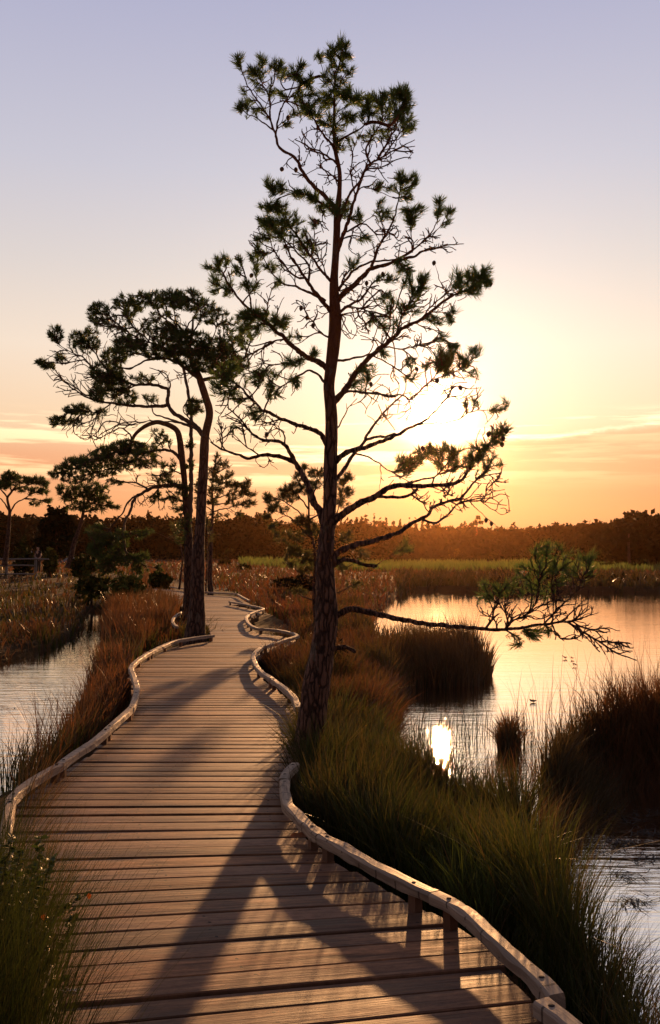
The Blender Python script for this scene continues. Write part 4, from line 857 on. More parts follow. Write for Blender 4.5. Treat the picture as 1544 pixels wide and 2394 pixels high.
def old_pine_b():
    s = Skel(22.5, 41, 5.0)
    s.line([(440, 1450), (440, 1427), (441, 1390), (441, 1253), (435, 1175), (431, 1117), (424, 1058), (421, 1030), (415, 1008), (400, 996), (383, 990), (365, 987), (339, 997), (317, 1015), (309, 1031), (298, 1050)], 30, 8, trunk=True)
    ys = np.array([1008, 1058, 1117, 1175, 1253, 1390, 1450.]); ds = np.array([13, 16, 14, 15, 19, 23, 29.])
    for i in range(len(s.p2)):
        if s.p2[i][0] > 414: s.rad[i] = float(np.interp(s.p2[i][1], ys, ds)) / 2 / F * s.dep[i]
        else: s.rad[i] = (7 + 6 * (s.p2[i][0] - 298) / 116) / 2 / F * s.dep[i]
    l = s.line
    l([(441, 1262), (444, 1215), (447, 1127), (447, 1060), (448, 990), (446, 953), (437, 901), (432, 872), (425, 845)], 15, 7, -.05)
    l([(424, 1075), (414, 1064), (403, 1056), (385, 1052), (366, 1052), (330, 1062)], 10, 5, -.3)
    l([(434, 1150), (426, 1137), (395, 1135), (366, 1139), (348, 1145), (327, 1156), (315, 1166), (307, 1185), (303, 1201), (292, 1220), (290, 1243), (292, 1273), (296, 1296)], 12, 5, -.3)
    l([(322, 1158), (305, 1167), (294, 1185), (284, 1204), (262, 1232)], 6, 3, .2); l([(348, 1144), (315, 1128), (294, 1128), (274, 1123), (250, 1120)], 6, 2.5, .3); l([(296, 1290), (320, 1310), (350, 1325), (372, 1328)], 4, 1.5, .3); l([(292, 1250), (250, 1270), (225, 1290)], 5, 2, -.4); l([(293, 1270), (270, 1300), (255, 1320)], 4, 2, .4)
    l([(309, 1030), (305, 1018), (287, 1001), (265, 1008), (228, 1027)], 5, 2, .3); l([(300, 1045), (260, 1060), (215, 1075), (170, 1095), (128, 1108)], 8, 2.5, -.2); l([(310, 1030), (345, 1050), (380, 1070)], 6, 2, .4); l([(300, 1048), (290, 1085), (240, 1100), (190, 1115)], 6, 2, .4); l([(260, 1060), (230, 1050), (190, 1075)], 4, 2, .3)
    l([(435, 1175), (415, 1165), (400, 1150)], 5, 2, .4); l([(430, 1110), (410, 1100), (395, 1090)], 5, 2, -.4); l([(436, 1185), (425, 1205), (418, 1225)], 4, 2, -.5)
    fol = [(300, 1045, 42, 17, 90), (340, 1055, 33, 18, 70), (260, 1060, 42, 20, 110), (220, 1075, 42, 20, 90), (180, 1085, 33, 17, 60), (150, 1096, 23, 14, 40), (128, 1109, 14, 8, 15), (300, 1085, 48, 15, 70), (240, 1100, 42, 14, 46), (200, 1112, 38, 14, 40), (170, 1122, 28, 11, 26), (350, 1085, 24, 14, 30), (380, 1030, 28, 14, 18), (370, 1010, 18, 9, 12), (395, 1090, 18, 18, 20), (380, 1112, 24, 14, 26), (400, 1131, 33, 9, 32), (430, 1146, 18, 14, 26), (395, 1160, 33, 14, 26), (360, 1166, 14, 8, 8), (415, 1180, 14, 18, 15), (444, 1040, 11, 9, 14),
           (430, 1225, 18, 28, 22), (262, 1128, 24, 8, 12), (225, 1240, 24, 19, 34), (250, 1266, 28, 21, 54), (226, 1282, 24, 19, 38), (280, 1262, 24, 24, 34), (322, 1250, 18, 9, 12), (346, 1241, 13, 7, 8), (270, 1306, 38, 17, 74), (310, 1311, 28, 14, 54), (250, 1326, 24, 14, 34), (330, 1331, 18, 11, 18), (375, 1326, 9, 8, 8), (340, 1300, 18, 8, 8), (445, 1085, 10, 14, 8), (420, 1255, 14, 16, 8)]
    bare = [(240, 1020, 60, 20, 26), (350, 1120, 50, 25, 26), (330, 1170, 40, 20, 12), (385, 1180, 25, 20, 10)]
    s.grow(dens(fol, 1.4) + [b[:4] + (int(b[4] * 2), 0) for b in bare], bf=.1, rtip=.0085, seg=.14, power=.3)
    build_tree('arching_pine', 'two stemmed pine whose arched limb droops to the ground left of the thick trunk', s, -.2, (M['bark_old'], M['twig'], M['needle_old']),
               dict(n=22, length=.088, width=.0125, back=.08, open_=.95), twig_sides=3, rough=.05, flare=.12, up=.5, trunk_sides=18, extra_back=0)

def small_pines():
    # pine behind the thick trunk
    s = Skel(37.0, 51, 4.0)
    s.line([(492, 1392), (493, 1380), (491, 1351), (493, 1293), (495, 1244), (498, 1186), (496, 1137), (500, 1100), (505, 1078), (510, 1056)], 14, 2, trunk=True)
    for y in (1100, 1120, 1140, 1160, 1175, 1190):
        k = (y - 1060) / 130
        s.line([(498, y + 6), (515 + 12 * k, y), (530 + 45 * k, y - 14)], 4, 1.5, .4); s.line([(497, y + 4), (485, y - 4), (470 - 8 * k, y - 14)], 3.5, 1.5, -.4)
    fol = [(509, 1078, 7, 18, 14), (500, 1102, 14, 11, 16), (525, 1086, 9, 9, 10), (536, 1106, 9, 8, 9), (515, 1121, 20, 11, 28), (505, 1146, 18, 14, 28), (540, 1131, 18, 9, 26), (566, 1136, 18, 9, 26), (579, 1128, 8, 7, 9), (545, 1156, 18, 11, 20), (575, 1151, 14, 9, 14), (590, 1155, 7, 7, 8), (580, 1176, 17, 8, 20), (540, 1176, 22, 7, 12), (495, 1171, 14, 9, 16), (560, 1201, 11, 5, 6), (464, 1130, 8, 28, 16), (464, 1180, 7, 18, 10), (480, 1110, 12, 14, 10), (520, 1205, 30, 10, 10), (480, 1215, 20, 14, 8)]
    s.grow(fol + [(545, 1190, 35, 14, 18, 0)], bf=.1, rtip=.007, seg=.2, power=.35)
    build_tree('slim_pine', 'small slim pine standing behind the thick trunk where the walk turns left', s, -.1, (M['bark_old'], M['twig'], M['needle_warm']), dict(n=22, length=.17, width=.022, back=.14, open_=1.0), twig_sides=3, flare=.1, trunk_sides=10, up=.5)
    # shrubby young pine behind the leaning one
    s = Skel(20.0, 61, 5.0)
    s.line([(742, 1490), (738, 1440), (735, 1391), (737, 1294), (729, 1255), (723, 1216), (722, 1170), (716, 1130), (712, 1092)], 12, 2.5, trunk=True)
    for q in ([(728, 1260), (700, 1230), (670, 1205), (630, 1190)], [(724, 1225), (690, 1190), (660, 1170), (625, 1158)], [(722, 1190), (700, 1160), (680, 1145), (660, 1145)], [(722, 1175), (740, 1140), (742, 1104)], [(724, 1215), (770, 1190), (800, 1165), (815, 1145)], [(735, 1275), (780, 1220), (800, 1150), (812, 1114)], [(737, 1310), (715, 1305), (690, 1290), (672, 1285)], [(738, 1350), (715, 1345), (690, 1330), (668, 1315)], [(738, 1340), (770, 1325), (800, 1318)], [(735, 1290), (780, 1270), (810, 1256)], [(738, 1405), (710, 1395), (690, 1380)], [(740, 1400), (790, 1385), (830, 1365)], [(720, 1150), (700, 1130), (692, 1112)], [(726, 1240), (712, 1220), (690, 1215)]):
        s.line(q, 5, 1.8, s.r.uniform(-.5, .5))
    fol = [(625, 1161, 11, 13, 16), (640, 1176, 14, 11, 16), (660, 1152, 11, 13, 13), (672, 1141, 9, 8, 9), (690, 1141, 17, 13, 26), (680, 1161, 18, 14, 20), (700, 1116, 14, 11, 13), (712, 1091, 6, 7, 5), (735, 1106, 14, 11, 15), (752, 1106, 9, 13, 9), (720, 1141, 14, 18, 18), (738, 1131, 14, 10, 10), (650, 1191, 23, 8, 16), (620, 1206, 14, 6, 8), (710, 1216, 23, 14, 32), (730, 1241, 18, 18, 22), (640, 1230, 12, 12, 8), (815, 1113, 11, 6, 9), (805, 1126, 11, 8, 9), (818, 1151, 9, 13, 11), (800, 1141, 14, 23, 15), (800, 1176, 17, 11, 12), (690, 1286, 18, 14, 26), (720, 1311, 17, 23, 26), (680, 1311, 18, 14, 16), (715, 1331, 18, 9, 10), (810, 1256, 18, 18, 13), (800, 1321, 18, 14, 10), (700, 1381, 18, 8, 9), (830, 1366, 28, 8, 10), (660, 1256, 20, 16, 12), (850, 1290, 20, 16, 10), (770, 1150, 20, 40, 14), (690, 1255, 18, 14, 14)]
    s.grow(dens(fol, 1.6) + [(700, 1190, 60, 40, 50, 0), (790, 1190, 30, 40, 20, 0)], bf=.1, rtip=.0035, seg=.12, power=.38)
    build_tree('young_pine', 'bushy young pine half hidden directly behind the tall leaning pine', s, -.2, (M['bark_old'], M['twig'], M['needle_warm']), dict(n=34, length=.09, width=.008, back=.08, open_=1.0), twig_sides=3, flare=.1, trunk_sides=12, up=.5)
    # pine leaning right, far left
    s = Skel(48.0, 71, 4.0)
    s.line([(160, 1328), (163, 1315), (169, 1290), (175, 1265), (186, 1235), (193, 1210), (197, 1187), (206, 1172), (214, 1158), (222, 1140)], 15, 4, trunk=True)
    for q in ([(196, 1192), (184, 1176), (165, 1160), (148, 1152)], [(200, 1180), (190, 1150), (175, 1140)], [(205, 1174), (235, 1180), (265, 1184), (278, 1186)], [(214, 1158), (235, 1150), (250, 1152)], [(195, 1198), (220, 1192), (250, 1190)], [(197, 1190), (175, 1186), (152, 1180)]): s.line(q, 5, 2, s.r.uniform(-.5, .5))
    fol = [(158, 1150, 23, 14, 36), (190, 1146, 23, 17, 42), (215, 1141, 18, 18, 32), (165, 1166, 20, 11, 27), (205, 1166, 28, 14, 42), (235, 1161, 23, 14, 36), (250, 1181, 18, 9, 20), (270, 1186, 11, 5, 8), (180, 1186, 28, 9, 26), (220, 1191, 28, 7, 15), (140, 1140, 12, 8, 10), (240, 1145, 18, 10, 18)]
    s.grow(fol, bf=.1, rtip=.008, seg=.25, power=.35)
    build_tree('tilted_pine', 'dark pine on a tilted trunk between the fence and the drooping limb', s, .2, (M['bark_old'], M['twig'], M['needle_old']), dict(n=24, length=.2, width=.03, back=.18, open_=1.1), twig_sides=3, flare=.1, trunk_sides=10, up=.4)
    # flat-topped pine at the left edge
    s = Skel(50.0, 81, 4.0)
    s.line([(11, 1322), (14, 1304), (17, 1275), (20, 1245), (23, 1197), (19, 1175), (18, 1163), (26, 1152), (33, 1142), (42, 1132)], 14, 4, trunk=True)
    for q in ([(18, 1164), (10, 1153), (3, 1146), (-10, 1130), (-30, 1125)], [(24, 1200), (36, 1178), (54, 1169), (72, 1156), (88, 1148)], [(30, 1146), (55, 1138), (80, 1128)], [(60, 1166), (85, 1168), (105, 1170)], [(28, 1150), (20, 1130), (22, 1115)], [(75, 1130), (95, 1125), (108, 1130)], [(22, 1195), (5, 1168), (-15, 1165)]): s.line(q, 5, 2, s.r.uniform(-.5, .5))
    fol = [(5, 1126, 23, 13, 52), (25, 1113, 20, 11, 52), (50, 1121, 23, 9, 42), (85, 1123, 23, 9, 42), (105, 1132, 14, 7, 15), (70, 1146, 33, 8, 36), (100, 1149, 14, 6, 10), (110, 1170, 11, 5, 8), (82, 1176, 14, 6, 10), (-30, 1131, 38, 14, 60), (20, 1135, 30, 8, 20)]
    s.grow(fol, bf=.1, rtip=.008, seg=.25, power=.35)
    build_tree('umbrella_pine', 'flat topped pine behind the fence at the left edge of the picture', s, .2, (M['bark_old'], M['twig'], M['needle_old']), dict(n=24, length=.2, width=.03, back=.18, open_=1.1), twig_sides=3, flare=.1, trunk_sides=10, up=.4)
    # two bare saplings beside the thick trunk
    for nm, lab, pts, Y, d, sd in (('bare_sapling', 'thin crooked bare stem left of the thick pine trunk', [(419, 1378), (421, 1367), (425, 1332), (427, 1300), (420, 1265), (410, 1234), (411, 1215)], 34., 6, 91), ('bare_sapling', 'thin straight bare stem between the thick trunk and the slim pine', [(482, 1388), (482, 1375), (484, 1330), (485, 1290), (484, 1240), (486, 1210)], 35., 5, 92)):
        s = Skel(Y, sd, 4.0); s.line(pts, d, 2, trunk=True)
        x, y = pts[-2]
        s.line([(x, y + 10), (x + 7, y - 4)], 2, 1, .5); s.line([(x + 2, y + 35), (x - 7, y + 20)], 2, 1, -.5)
        s.grow([(x, y - 12, 14, 12, 7), (x, y + 12, 14, 16, 7)], rtip=.006, seg=.2, power=.3)
        build_tree(nm, lab, s, -.1, (M['bark_old'], M['twig'], M['needle_warm']), dict(n=14, length=.14, width=.02, back=.1), cat='sapling', twig_sides=3, flare=.05, trunk_sides=8)
old_pine_a(); old_pine_b(); small_pines()
# ------------------------------------------------------------------ grass, rushes, heath
GREEN = [(0.03, 0.042, 0.006), (0.042, 0.048, 0.008), (0.022, 0.032, 0.005)]
DARK = [(0.015, 0.019, 0.004), (0.02, 0.021, 0.005), (0.028, 0.021, 0.007)]
LIT_TIPS = [(0.04, 0.05, 0.008), (0.06, 0.06, 0.012), (0.13, 0.085, 0.025)]  # blade tips; the golden tone puts the backlight into the colour
STRAW = [(0.13, 0.075, 0.028), (0.1, 0.055, 0.02), (0.075, 0.045, 0.017)]
RUST = [(0.135, 0.045, 0.015), (0.1, 0.037, 0.014), (0.075, 0.033, 0.013)]
BROWN = [(0.066, 0.035, 0.014), (0.05, 0.026, 0.011), (0.08, 0.045, 0.017)]

def blades(base, h, lean, width, col, r, tipcol=None):
    """thin three-part blades; base (N,3), lean (N,2) is how far each tip is carried sideways"""
    n = len(base)
    ts = np.array([0, .38, .72, 1.0])
    yaw = r.random(n) * np.pi; side = np.stack([np.cos(yaw), np.sin(yaw) * .6, np.zeros(n)], -1)
    ll = np.hypot(lean[:, 0], lean[:, 1])
    V = np.empty((n, 7, 3)); C = np.ones((n, 7, 4))
    tc = col * 1.15 if tipcol is None else tipcol
    for i, t in enumerate(ts):
        c = base.copy()
        c[:, :2] += lean * (t ** 1.9)
        c[:, 2] += h * (t - .32 * np.minimum(ll / (h + 1e-6), 1.6) ** 2 * t ** 2.4 * .8)
        cc = col * (1 - t) + tc * t
        if i < 3:
            w = width * (1 - t) ** .55 / 2
            V[:, 2 * i] = c - side * w[:, None]; V[:, 2 * i + 1] = c + side * w[:, None]
            C[:, 2 * i, :3] = cc; C[:, 2 * i + 1, :3] = cc
        else:
            V[:, 6] = c; C[:, 6, :3] = cc
    k = np.arange(n)[:, None] * 7
    q = np.concatenate([k + np.array([[0, 1, 3, 2]]), k + np.array([[2, 3, 5, 4]])]); t3 = k + np.array([[4, 5, 6]])
    return V.reshape(-1, 3), q, t3, C.reshape(-1, 4)

def pick(pal, n, r, var=.25):
    c = np.asarray(pal)[r.integers(0, len(pal), n)]
    return c * r.uniform(1 - var, 1 + var, (n, 1))

def clumpy(x, y, f=2.2, s=0.0):
    return vnoise(x * f + s, y * f + 1.7 * s)

class Sward:
    def __init__(s, name): s.name = name; s.V = []; s.q = []; s.t = []; s.C = []; s.n = 0
    def put(s, V, q, t, C):
        s.V.append(V); s.q.append(q + s.n); s.t.append(t + s.n); s.C.append(C); s.n += len(V)
    def zone(s, poly, n, h, pal, width, seed, lean=(0, 0), spread=.25, tip=None, deck=0.03, wet=-0.02, horiz=0.0, vary=.5, px=True, water=False, pal2=None, clump=2.2, fl=0.5, taper=0.0):
        """poly in picture rows/columns of the ground (a plan region seen from the walk)"""
        r = np.random.default_rng(seed)
        poly = np.asarray(poly, float)
        lo, hi = poly.min(0), poly.max(0)
        q = r.uniform(lo, hi, (int(n * 3), 2)); q = q[inpoly(poly, q[:, 0], q[:, 1])]
        g = G(q[:, 0], q[:, 1], -.25 if not water else ZW)
        x, y = g.T
        ok = (y > .25) & ~on_deck(x, y, deck)
        if not water: ok &= pond_d(x, y) < wet
        ok &= r.random(len(x)) < 0.35 + 1.1 * clumpy(x, y, clump, seed)
        x, y = x[ok][:n], y[ok][:n]; m = len(x)
        z = ground_z(x, y) if not water else np.full(m, ZW - .04)
        k = clumpy(x, y, 1.3, seed + 5.0)
        hh = r.uniform(h[0], h[1], m) * (1 - vary + vary * 1.6 * k)
        dr = r.normal(0, spread, (m, 2)) + np.array(lean) + (np.stack([clumpy(x, y, .9, 3.0 + seed), clumpy(x, y, .9, 9.0 + seed)], -1) - .5) * spread * 2
        if taper:
            g2 = G(*poly.T, -.25 if not water else ZW); e = np.clip(sdpoly(g2, x, y) / taper, 0, 1)
            hh = hh * (.45 + .55 * e ** .6); cen = g2.mean(0); o = np.stack([x, y], -1) - cen
            dr = dr + .3 * (1 - e)[:, None] * o / (np.linalg.norm(o, axis=1, keepdims=True) + 1e-6)
        c = pick(pal, m, r)
        if pal2 is not None:
            b = clumpy(x, y, .8, seed + 2.5) + r.normal(0, .12, m) > fl
            c[b] = pick(pal2, int(b.sum()), r)
        tc = None if tip is None else c * .5 + .5 * pick(tip, m, r)
        w = width * np.maximum(y, 2.5) / 4.0 * r.uniform(.7, 1.3, m)
        s.put(*blades(np.stack([x, y, z], -1), hh, dr * hh[:, None], w, c, r, tc))
        return s
    def done(s, label=None, cat=None, group=None, kind='stuff', parent=None):
        o = mesh_obj(s.name, np.concatenate(s.V), [np.concatenate(s.q), np.concatenate(s.t)], M['grass'], parent, {'tint': ('FLOAT_COLOR', np.concatenate(s.C))})
        if parent is None: tag(o, label, cat, group, kind)
        return o

def grass_all():
    # bank right of the walk
    R1 = [(690, 1800), (672, 1880), (700, 1960), (900, 2080), (1100, 2210), (1350, 2460), (1900, 3300), (2700, 3300), (1950, 2500), (1565, 2440), (1430, 2320), (1330, 2090), (1300, 1980), (1040, 1890), (930, 1840), (880, 1760), (780, 1740)]
    s = Sward('grass')
    s.zone([(1150, 2230), (1350, 2460), (1900, 3300), (2700, 3300), (1950, 2640), (1570, 2570), (1440, 2440), (1345, 2140), (1200, 2050)], 9000, (.26, .42), GREEN, .0075, 51, (.08, .05), .3, LIT_TIPS, pal2=DARK, fl=.5)
    s.zone([(690, 1800), (672, 1880), (700, 1960), (900, 2080), (1150, 2230), (1190, 2080), (1260, 2060), (1230, 1960), (1040, 1890), (930, 1840), (880, 1760), (780, 1740)], 17000, (.37, .65), GREEN, .0075, 1, (.1, .12), .3, LIT_TIPS, pal2=DARK, fl=.5)
    s.zone(R1, 1100, (.42, .68), STRAW, .0045, 2, (.35, .1), .35, STRAW)
    s.zone([(1000, 2090), (1110, 2080), (1200, 2180), (1150, 2240), (1040, 2170)], 500, (.3, .5), [(0.06, 0.08, 0.014), (0.05, 0.065, 0.012)], .006, 3, (0, 0), .35)
    R2 = [(700, 1640), (700, 1800), (790, 1770), (930, 1790), (940, 1690), (960, 1640), (945, 1560), (880, 1500), (860, 1480), (780, 1450), (720, 1500)]
    s.zone(R2, 9500, (.34, .6), GREEN, .0055, 4, (.12, 0), .3, RUST, pal2=BROWN)
    R3 = [(596, 1545), (612, 1515), (700, 1488), (700, 1420), (850, 1420), (870, 1480), (870, 1600), (800, 1680), (700, 1655), (640, 1590)]
    s.zone(R3, 9000, (.3, .55), GREEN, .005, 5, (.1, 0), .3, RUST, pal2=BROWN)
    # strip left of the walk
    L1 = [(-500, 2150), (-160, 1960), (-20, 1862), (30, 1845), (130, 1790), (250, 1705), (316, 1625), (310, 1560), (350, 1520), (430, 1490), (410, 1455), (430, 1420), (330, 1400), (240, 1420), (240, 1500), (205, 1600), (150, 1690), (60, 1800), (-60, 1900), (-500, 2080)]
    s.zone(L1, 17000, (.3, .55), GREEN, .0055, 6, (.06, .02), .25, STRAW, pal2=RUST, fl=.5)
    s.zone(L1, 5000, (.5, .8), RUST, .0032, 7, (-.05, .02), .28, STRAW, pal2=BROWN)
    # grass creeping over the edges of the planks
    s.zone([(640, 1650), (700, 1650), (690, 1800), (664, 1880), (640, 1800), (664, 1720)], 60, (.1, .3), STRAW, .004, 8, (-.2, 0), .3, deck=-.3)
    s.zone([(300, 1600), (330, 1560), (360, 1640), (330, 1760), (230, 1800), (290, 1690)], 60, (.1, .32), GREEN, .0045, 9, (.1, 0), .3, STRAW, deck=-.3)
    s.zone([(1040, 2190), (1190, 2310), (1150, 2390), (1000, 2290)], 30, (.04, .1), GREEN, .005, 10, (0, 0), .5, STRAW, deck=-.6)
    s.zone([(420, 1478), (500, 1466), (510, 1500), (440, 1520)], 420, (.25, .55), GREEN, .004, 11, (.2, 0), .4, STRAW, deck=-.25)
    s.zone([(700, 1770), (800, 1760), (830, 1860), (700, 1880)], 1500, (.4, .65), GREEN, .0042, 12, (.1, 0), .35, STRAW, deck=-.05)
    s.zone([(735, 1850), (880, 1850), (930, 2000), (745, 2000)], 800, (.5, .85), GREEN, .006, 52, (.08, .05), .2, LIT_TIPS, deck=.05, pal2=DARK)
    # dense fringe of grass just outside the right kerb
    q = np.vstack([np.array(p, float) for p in R_PIECES[:4]])
    s.zone(np.vstack([q + (0, -12), (q + (75, -70))[::-1]]), 8000, (.47, .72), GREEN, .0065, 50, (.06, .05), .25, LIT_TIPS, deck=.05, pal2=DARK, vary=.35)
    s.done('long green and straw grass along both sides of the boardwalk', 'grass')
    # tall grass crowding the lower left corner
    s = Sward('tall_grass')
    C1 = [(-500, 3100), (-160, 2220), (-40, 2140), (15, 2130), (66, 2200), (84, 2330), (60, 2700), (90, 3200)]
    s.zone(C1, 9000, (.5, .95), DARK, .0055, 13, (.09, .03), .2, GREEN, deck=-.03, pal2=GREEN)
    s.zone([(-20, 1990), (60, 1900), (100, 1960), (100, 2140), (40, 2200)], 260, (.25, .5), GREEN, .004, 14, (.22, .05), .22, RUST, deck=-.14, pal2=STRAW)
    s.zone([(30, 1900), (90, 1880), (120, 2000), (112, 2240), (70, 2200)], 220, (.5, .8), STRAW, .003, 15, (.32, .08), .22, STRAW, deck=-.16)
    s.zone([(60, 2260), (118, 2230), (140, 2330), (150, 2420), (100, 2400)], 90, (.16, .4), STRAW, .0032, 16, (.45, .1), .4, STRAW, deck=-.16)
    s.done('tall dark grass crowding over the rail in the lower left corner', 'grass')
    # open heath and marsh
    s = Sward('heath')
    H1 = [(540, 1402), (560, 1390), (350, 1362), (-100, 1345), (-900, 1345), (-900, 1322), (700, 1318), (1000, 1322), (1000, 1352), (960, 1384), (905, 1408), (880, 1440), (860, 1500), (760, 1470), (700, 1486), (616, 1425)]
    s.zone(H1, 22000, (.22, .5), BROWN, .006, 17, (0, 0), .4, RUST, pal2=RUST, clump=.8, vary=.8)
    s.zone(H1, 2600, (.3, .6), GREEN, .007, 18, (0, 0), .4, STRAW, clump=.6)
    H2 = [(-1200, 1500), (-300, 1570), (0, 1556), (110, 1522), (200, 1488), (205, 1430), (240, 1425), (340, 1380), (300, 1362), (-100, 1350), (-1200, 1350)]
    s.zone(H2, 17000, (.2, .42), BROWN, .0065, 19, (.03, 0), .35, RUST, pal2=GREEN, fl=.4, clump=.9, vary=.8)
    H3 = [(236, 1500), (240, 1425), (345, 1366), (440, 1405), (420, 1440), (400, 1470), (330, 1530)]
    s.zone(H3, 8000, (.45, .75), BROWN, .0045, 20, (.02, 0), .2, STRAW, pal2=RUST)
    s.done('brown and rust heath beyond the ponds and the far bend of the walk', 'heath')
    # far bank of the right pond
    s = Sward('bank_sedge')
    B1 = [(930, 1386), (3200, 1386), (3200, 1345), (930, 1345)]
    s.zone(B1, 12000, (.35, .7), DARK, .012, 21, (0, 0), .35, BROWN, clump=.35, vary=.9, wet=.15)
    s.zone([(930, 1362), (3200, 1362), (3200, 1336), (930, 1336)], 6000, (.3, .5), RUST, .009, 22, (0, 0), .4, STRAW, clump=.3, vary=.8)
    s.done('dark sedge and rusty grass along the far bank of the right pond', 'sedge')
    s = Sward('reed_bed')
    s.zone([(560, 1333), (1000, 1337), (3200, 1340), (3200, 1322), (900, 1320), (560, 1322)], 15000, (.6, .9), [(0.095, 0.125, 0.025), (0.08, 0.105, 0.022)], .009, 23, (0, 0), .12, [(0.13, 0.15, 0.035)], vary=.25, clump=.3)
    s.done('bright green strip of reeds in front of the far wood', 'reeds')
    # rush clumps standing in the right pond, each on its own
    def clump(name, label, poly, n, h, pal, w, seed, lean=(0, 0), spread=.15, pal2=None, grp=None, tip=STRAW, vary=.45, water=False, taper=0.0, kind=None):
        s = Sward(name); s.zone(poly, n, h, pal, w, seed, lean, spread, tip, deck=.1, wet=.12, pal2=pal2, vary=vary, water=water, clump=3.0, taper=taper)
        s.done(label, 'rushes' if kind is None else 'grass', grp, kind)
    clump('rush_clump', 'wide dark block of rushes standing in the pond behind the low limb', [(850, 1560), (880, 1530), (1000, 1540), (1120, 1544), (1146, 1560), (1150, 1588), (1120, 1606), (1000, 1612), (850, 1630)], 5200, (.62, .95), DARK, .0045, 31, (0, 0), .16, BROWN, water=True, taper=.3, vary=.6)
    clump('rush_tussock', 'small round rust tussock standing alone in the glittering water', [(1168, 1742), (1190, 1734), (1214, 1742), (1218, 1758), (1190, 1768), (1166, 1758)], 620, (.4, .62), RUST, .0045, 32, (0, 0), .22, DARK, water=True, taper=.14)
    clump('rush_bank', 'broad bank of leaning dark rushes at the right edge of the pond', [(1255, 1800), (1400, 1740), (1560, 1712), (1950, 1735), (2050, 1820), (1700, 1850), (1500, 1840), (1400, 1850), (1280, 1850)], 11000, (.42, .85), DARK, .0055, 33, (.14, .05), .26, RUST, vary=.75)
    clump('red_rushes', 'reddish rushes leaning right between the near bank and the pond', [(1240, 1880), (1320, 1860), (1380, 1870), (1360, 1910), (1310, 1940), (1250, 1920)], 900, (.4, .68), RUST, .0034, 34, (.5, .05), .22, BROWN)
    clump('emergent_stems', 'sparse fine stems rising from the bright shallow water', [(930, 1760), (960, 1700), (1110, 1690), (1250, 1720), (1260, 1880), (1040, 1880)], 700, (.2, .45), RUST, .003, 35, (.02, 0), .2, DARK, water=True, kind='stuff')
    clump('emergent_grass', 'thin tall grass stems standing in open water before the rush bank', [(1200, 1700), (1544, 1650), (1900, 1660), (1900, 1720), (1544, 1730), (1260, 1790)], 420, (.6, 1.1), BROWN, .0026, 36, (.03, 0), .18, STRAW, water=True, kind='stuff')
    clump('fringe_grass', 'fine backlit grass fringe before the pond behind the low limb', [(925, 1500), (1110, 1490), (1130, 1530), (940, 1540)], 500, (.5, .9), BROWN, .003, 37, (0, 0), .15, STRAW, water=True, kind='stuff')
    # dead weed floating on the near water
    mb = Sward('floating_weed'); r = np.random.default_rng(5)
    cs = [(1420, 1900), (1470, 1915), (1505, 1950), (1440, 1970), (1530, 2010), (1490, 2110), (1540, 1900), (1460, 2050), (1400, 1990)]
    for cx, cy in cs:
        n = 60; g = G(r.normal(cx, 26, n), r.normal(cy, 7, n), ZW)
        b = np.stack([g[:, 0], g[:, 1], np.full(n, ZW + .004)], -1)
        a = r.random(n) * 6.28; L = r.uniform(.05, .2, n)
        mb.put(*blades(b, np.full(n, .012), np.stack([np.cos(a), np.sin(a)], -1) * L[:, None], np.full(n, .012), pick(BROWN, n, r) * .4, r))
    for cx, cy in [(60, 1600), (30, 1570), (80, 1640), (20, 1660), (150, 1500)]:
        n = 30; g = G(r.normal(cx, 30, n), r.normal(cy, 4, n), ZW)
        b = np.stack([g[:, 0], g[:, 1], np.full(n, ZW + .004)], -1)
        a = r.random(n) * 6.28; L = r.uniform(.1, .3, n)
        mb.put(*blades(b, np.full(n, .012), np.stack([np.cos(a), np.sin(a) * .4], -1) * L[:, None], np.full(n, .02), pick(BROWN, n, r) * .4, r))
    mb.done('dark weed floating on the open water', 'weed')
grass_all()
# ------------------------------------------------------------------ far wood, bushes
def crown(r, c, rx, ry, rz, n, size, pal, shape='round'):
    """leaf clumps scattered through a crown's volume"""
    q = r.normal(0, 1, (n, 3)); q /= np.linalg.norm(q, axis=1, keepdims=True)
    k = r.random((n, 1)) ** .5
    p = q * k
    if shape == 'spire': p[:, :2] *= np.clip(.62 - .6 * p[:, 2:3], .08, 1.1)
    if shape == 'flat': p[:, 2] = p[:, 2] * .55 + .2 * (1 - p[:, 0] ** 2 - p[:, 1] ** 2)
    lump = 1 + .25 * np.sin(q[:, 0:1] * 5 + r.random() * 6) * np.sin(q[:, 2:3] * 6 + r.random() * 6)
    p = np.asarray(c) + p * lump * np.array([rx, ry, rz])
    a = r.normal(0, 1, (n, 3)); a /= np.linalg.norm(a, axis=1, keepdims=True)
    b = np.cross(a, r.normal(0, 1, (n, 3))); b /= np.linalg.norm(b, axis=1, keepdims=True)
    s = size * r.uniform(.5, 1.3, (n, 1))
    V = np.stack([p - a * s, p + b * s * .6, p + a * s, p - b * s * .6], 1).reshape(-1, 3)
    C = np.ones((n, 4, 4)); C[:, :, :3] = pick(pal, n, r, .45)[:, None]
    i = np.arange(n)[:, None] * 4 + np.arange(4)[None]
    return V, i, C.reshape(-1, 4)

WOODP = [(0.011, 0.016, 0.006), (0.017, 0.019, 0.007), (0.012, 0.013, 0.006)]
BUSHP = [(0.04, 0.048, 0.011), (0.052, 0.048, 0.012), (0.03, 0.035, 0.009)]

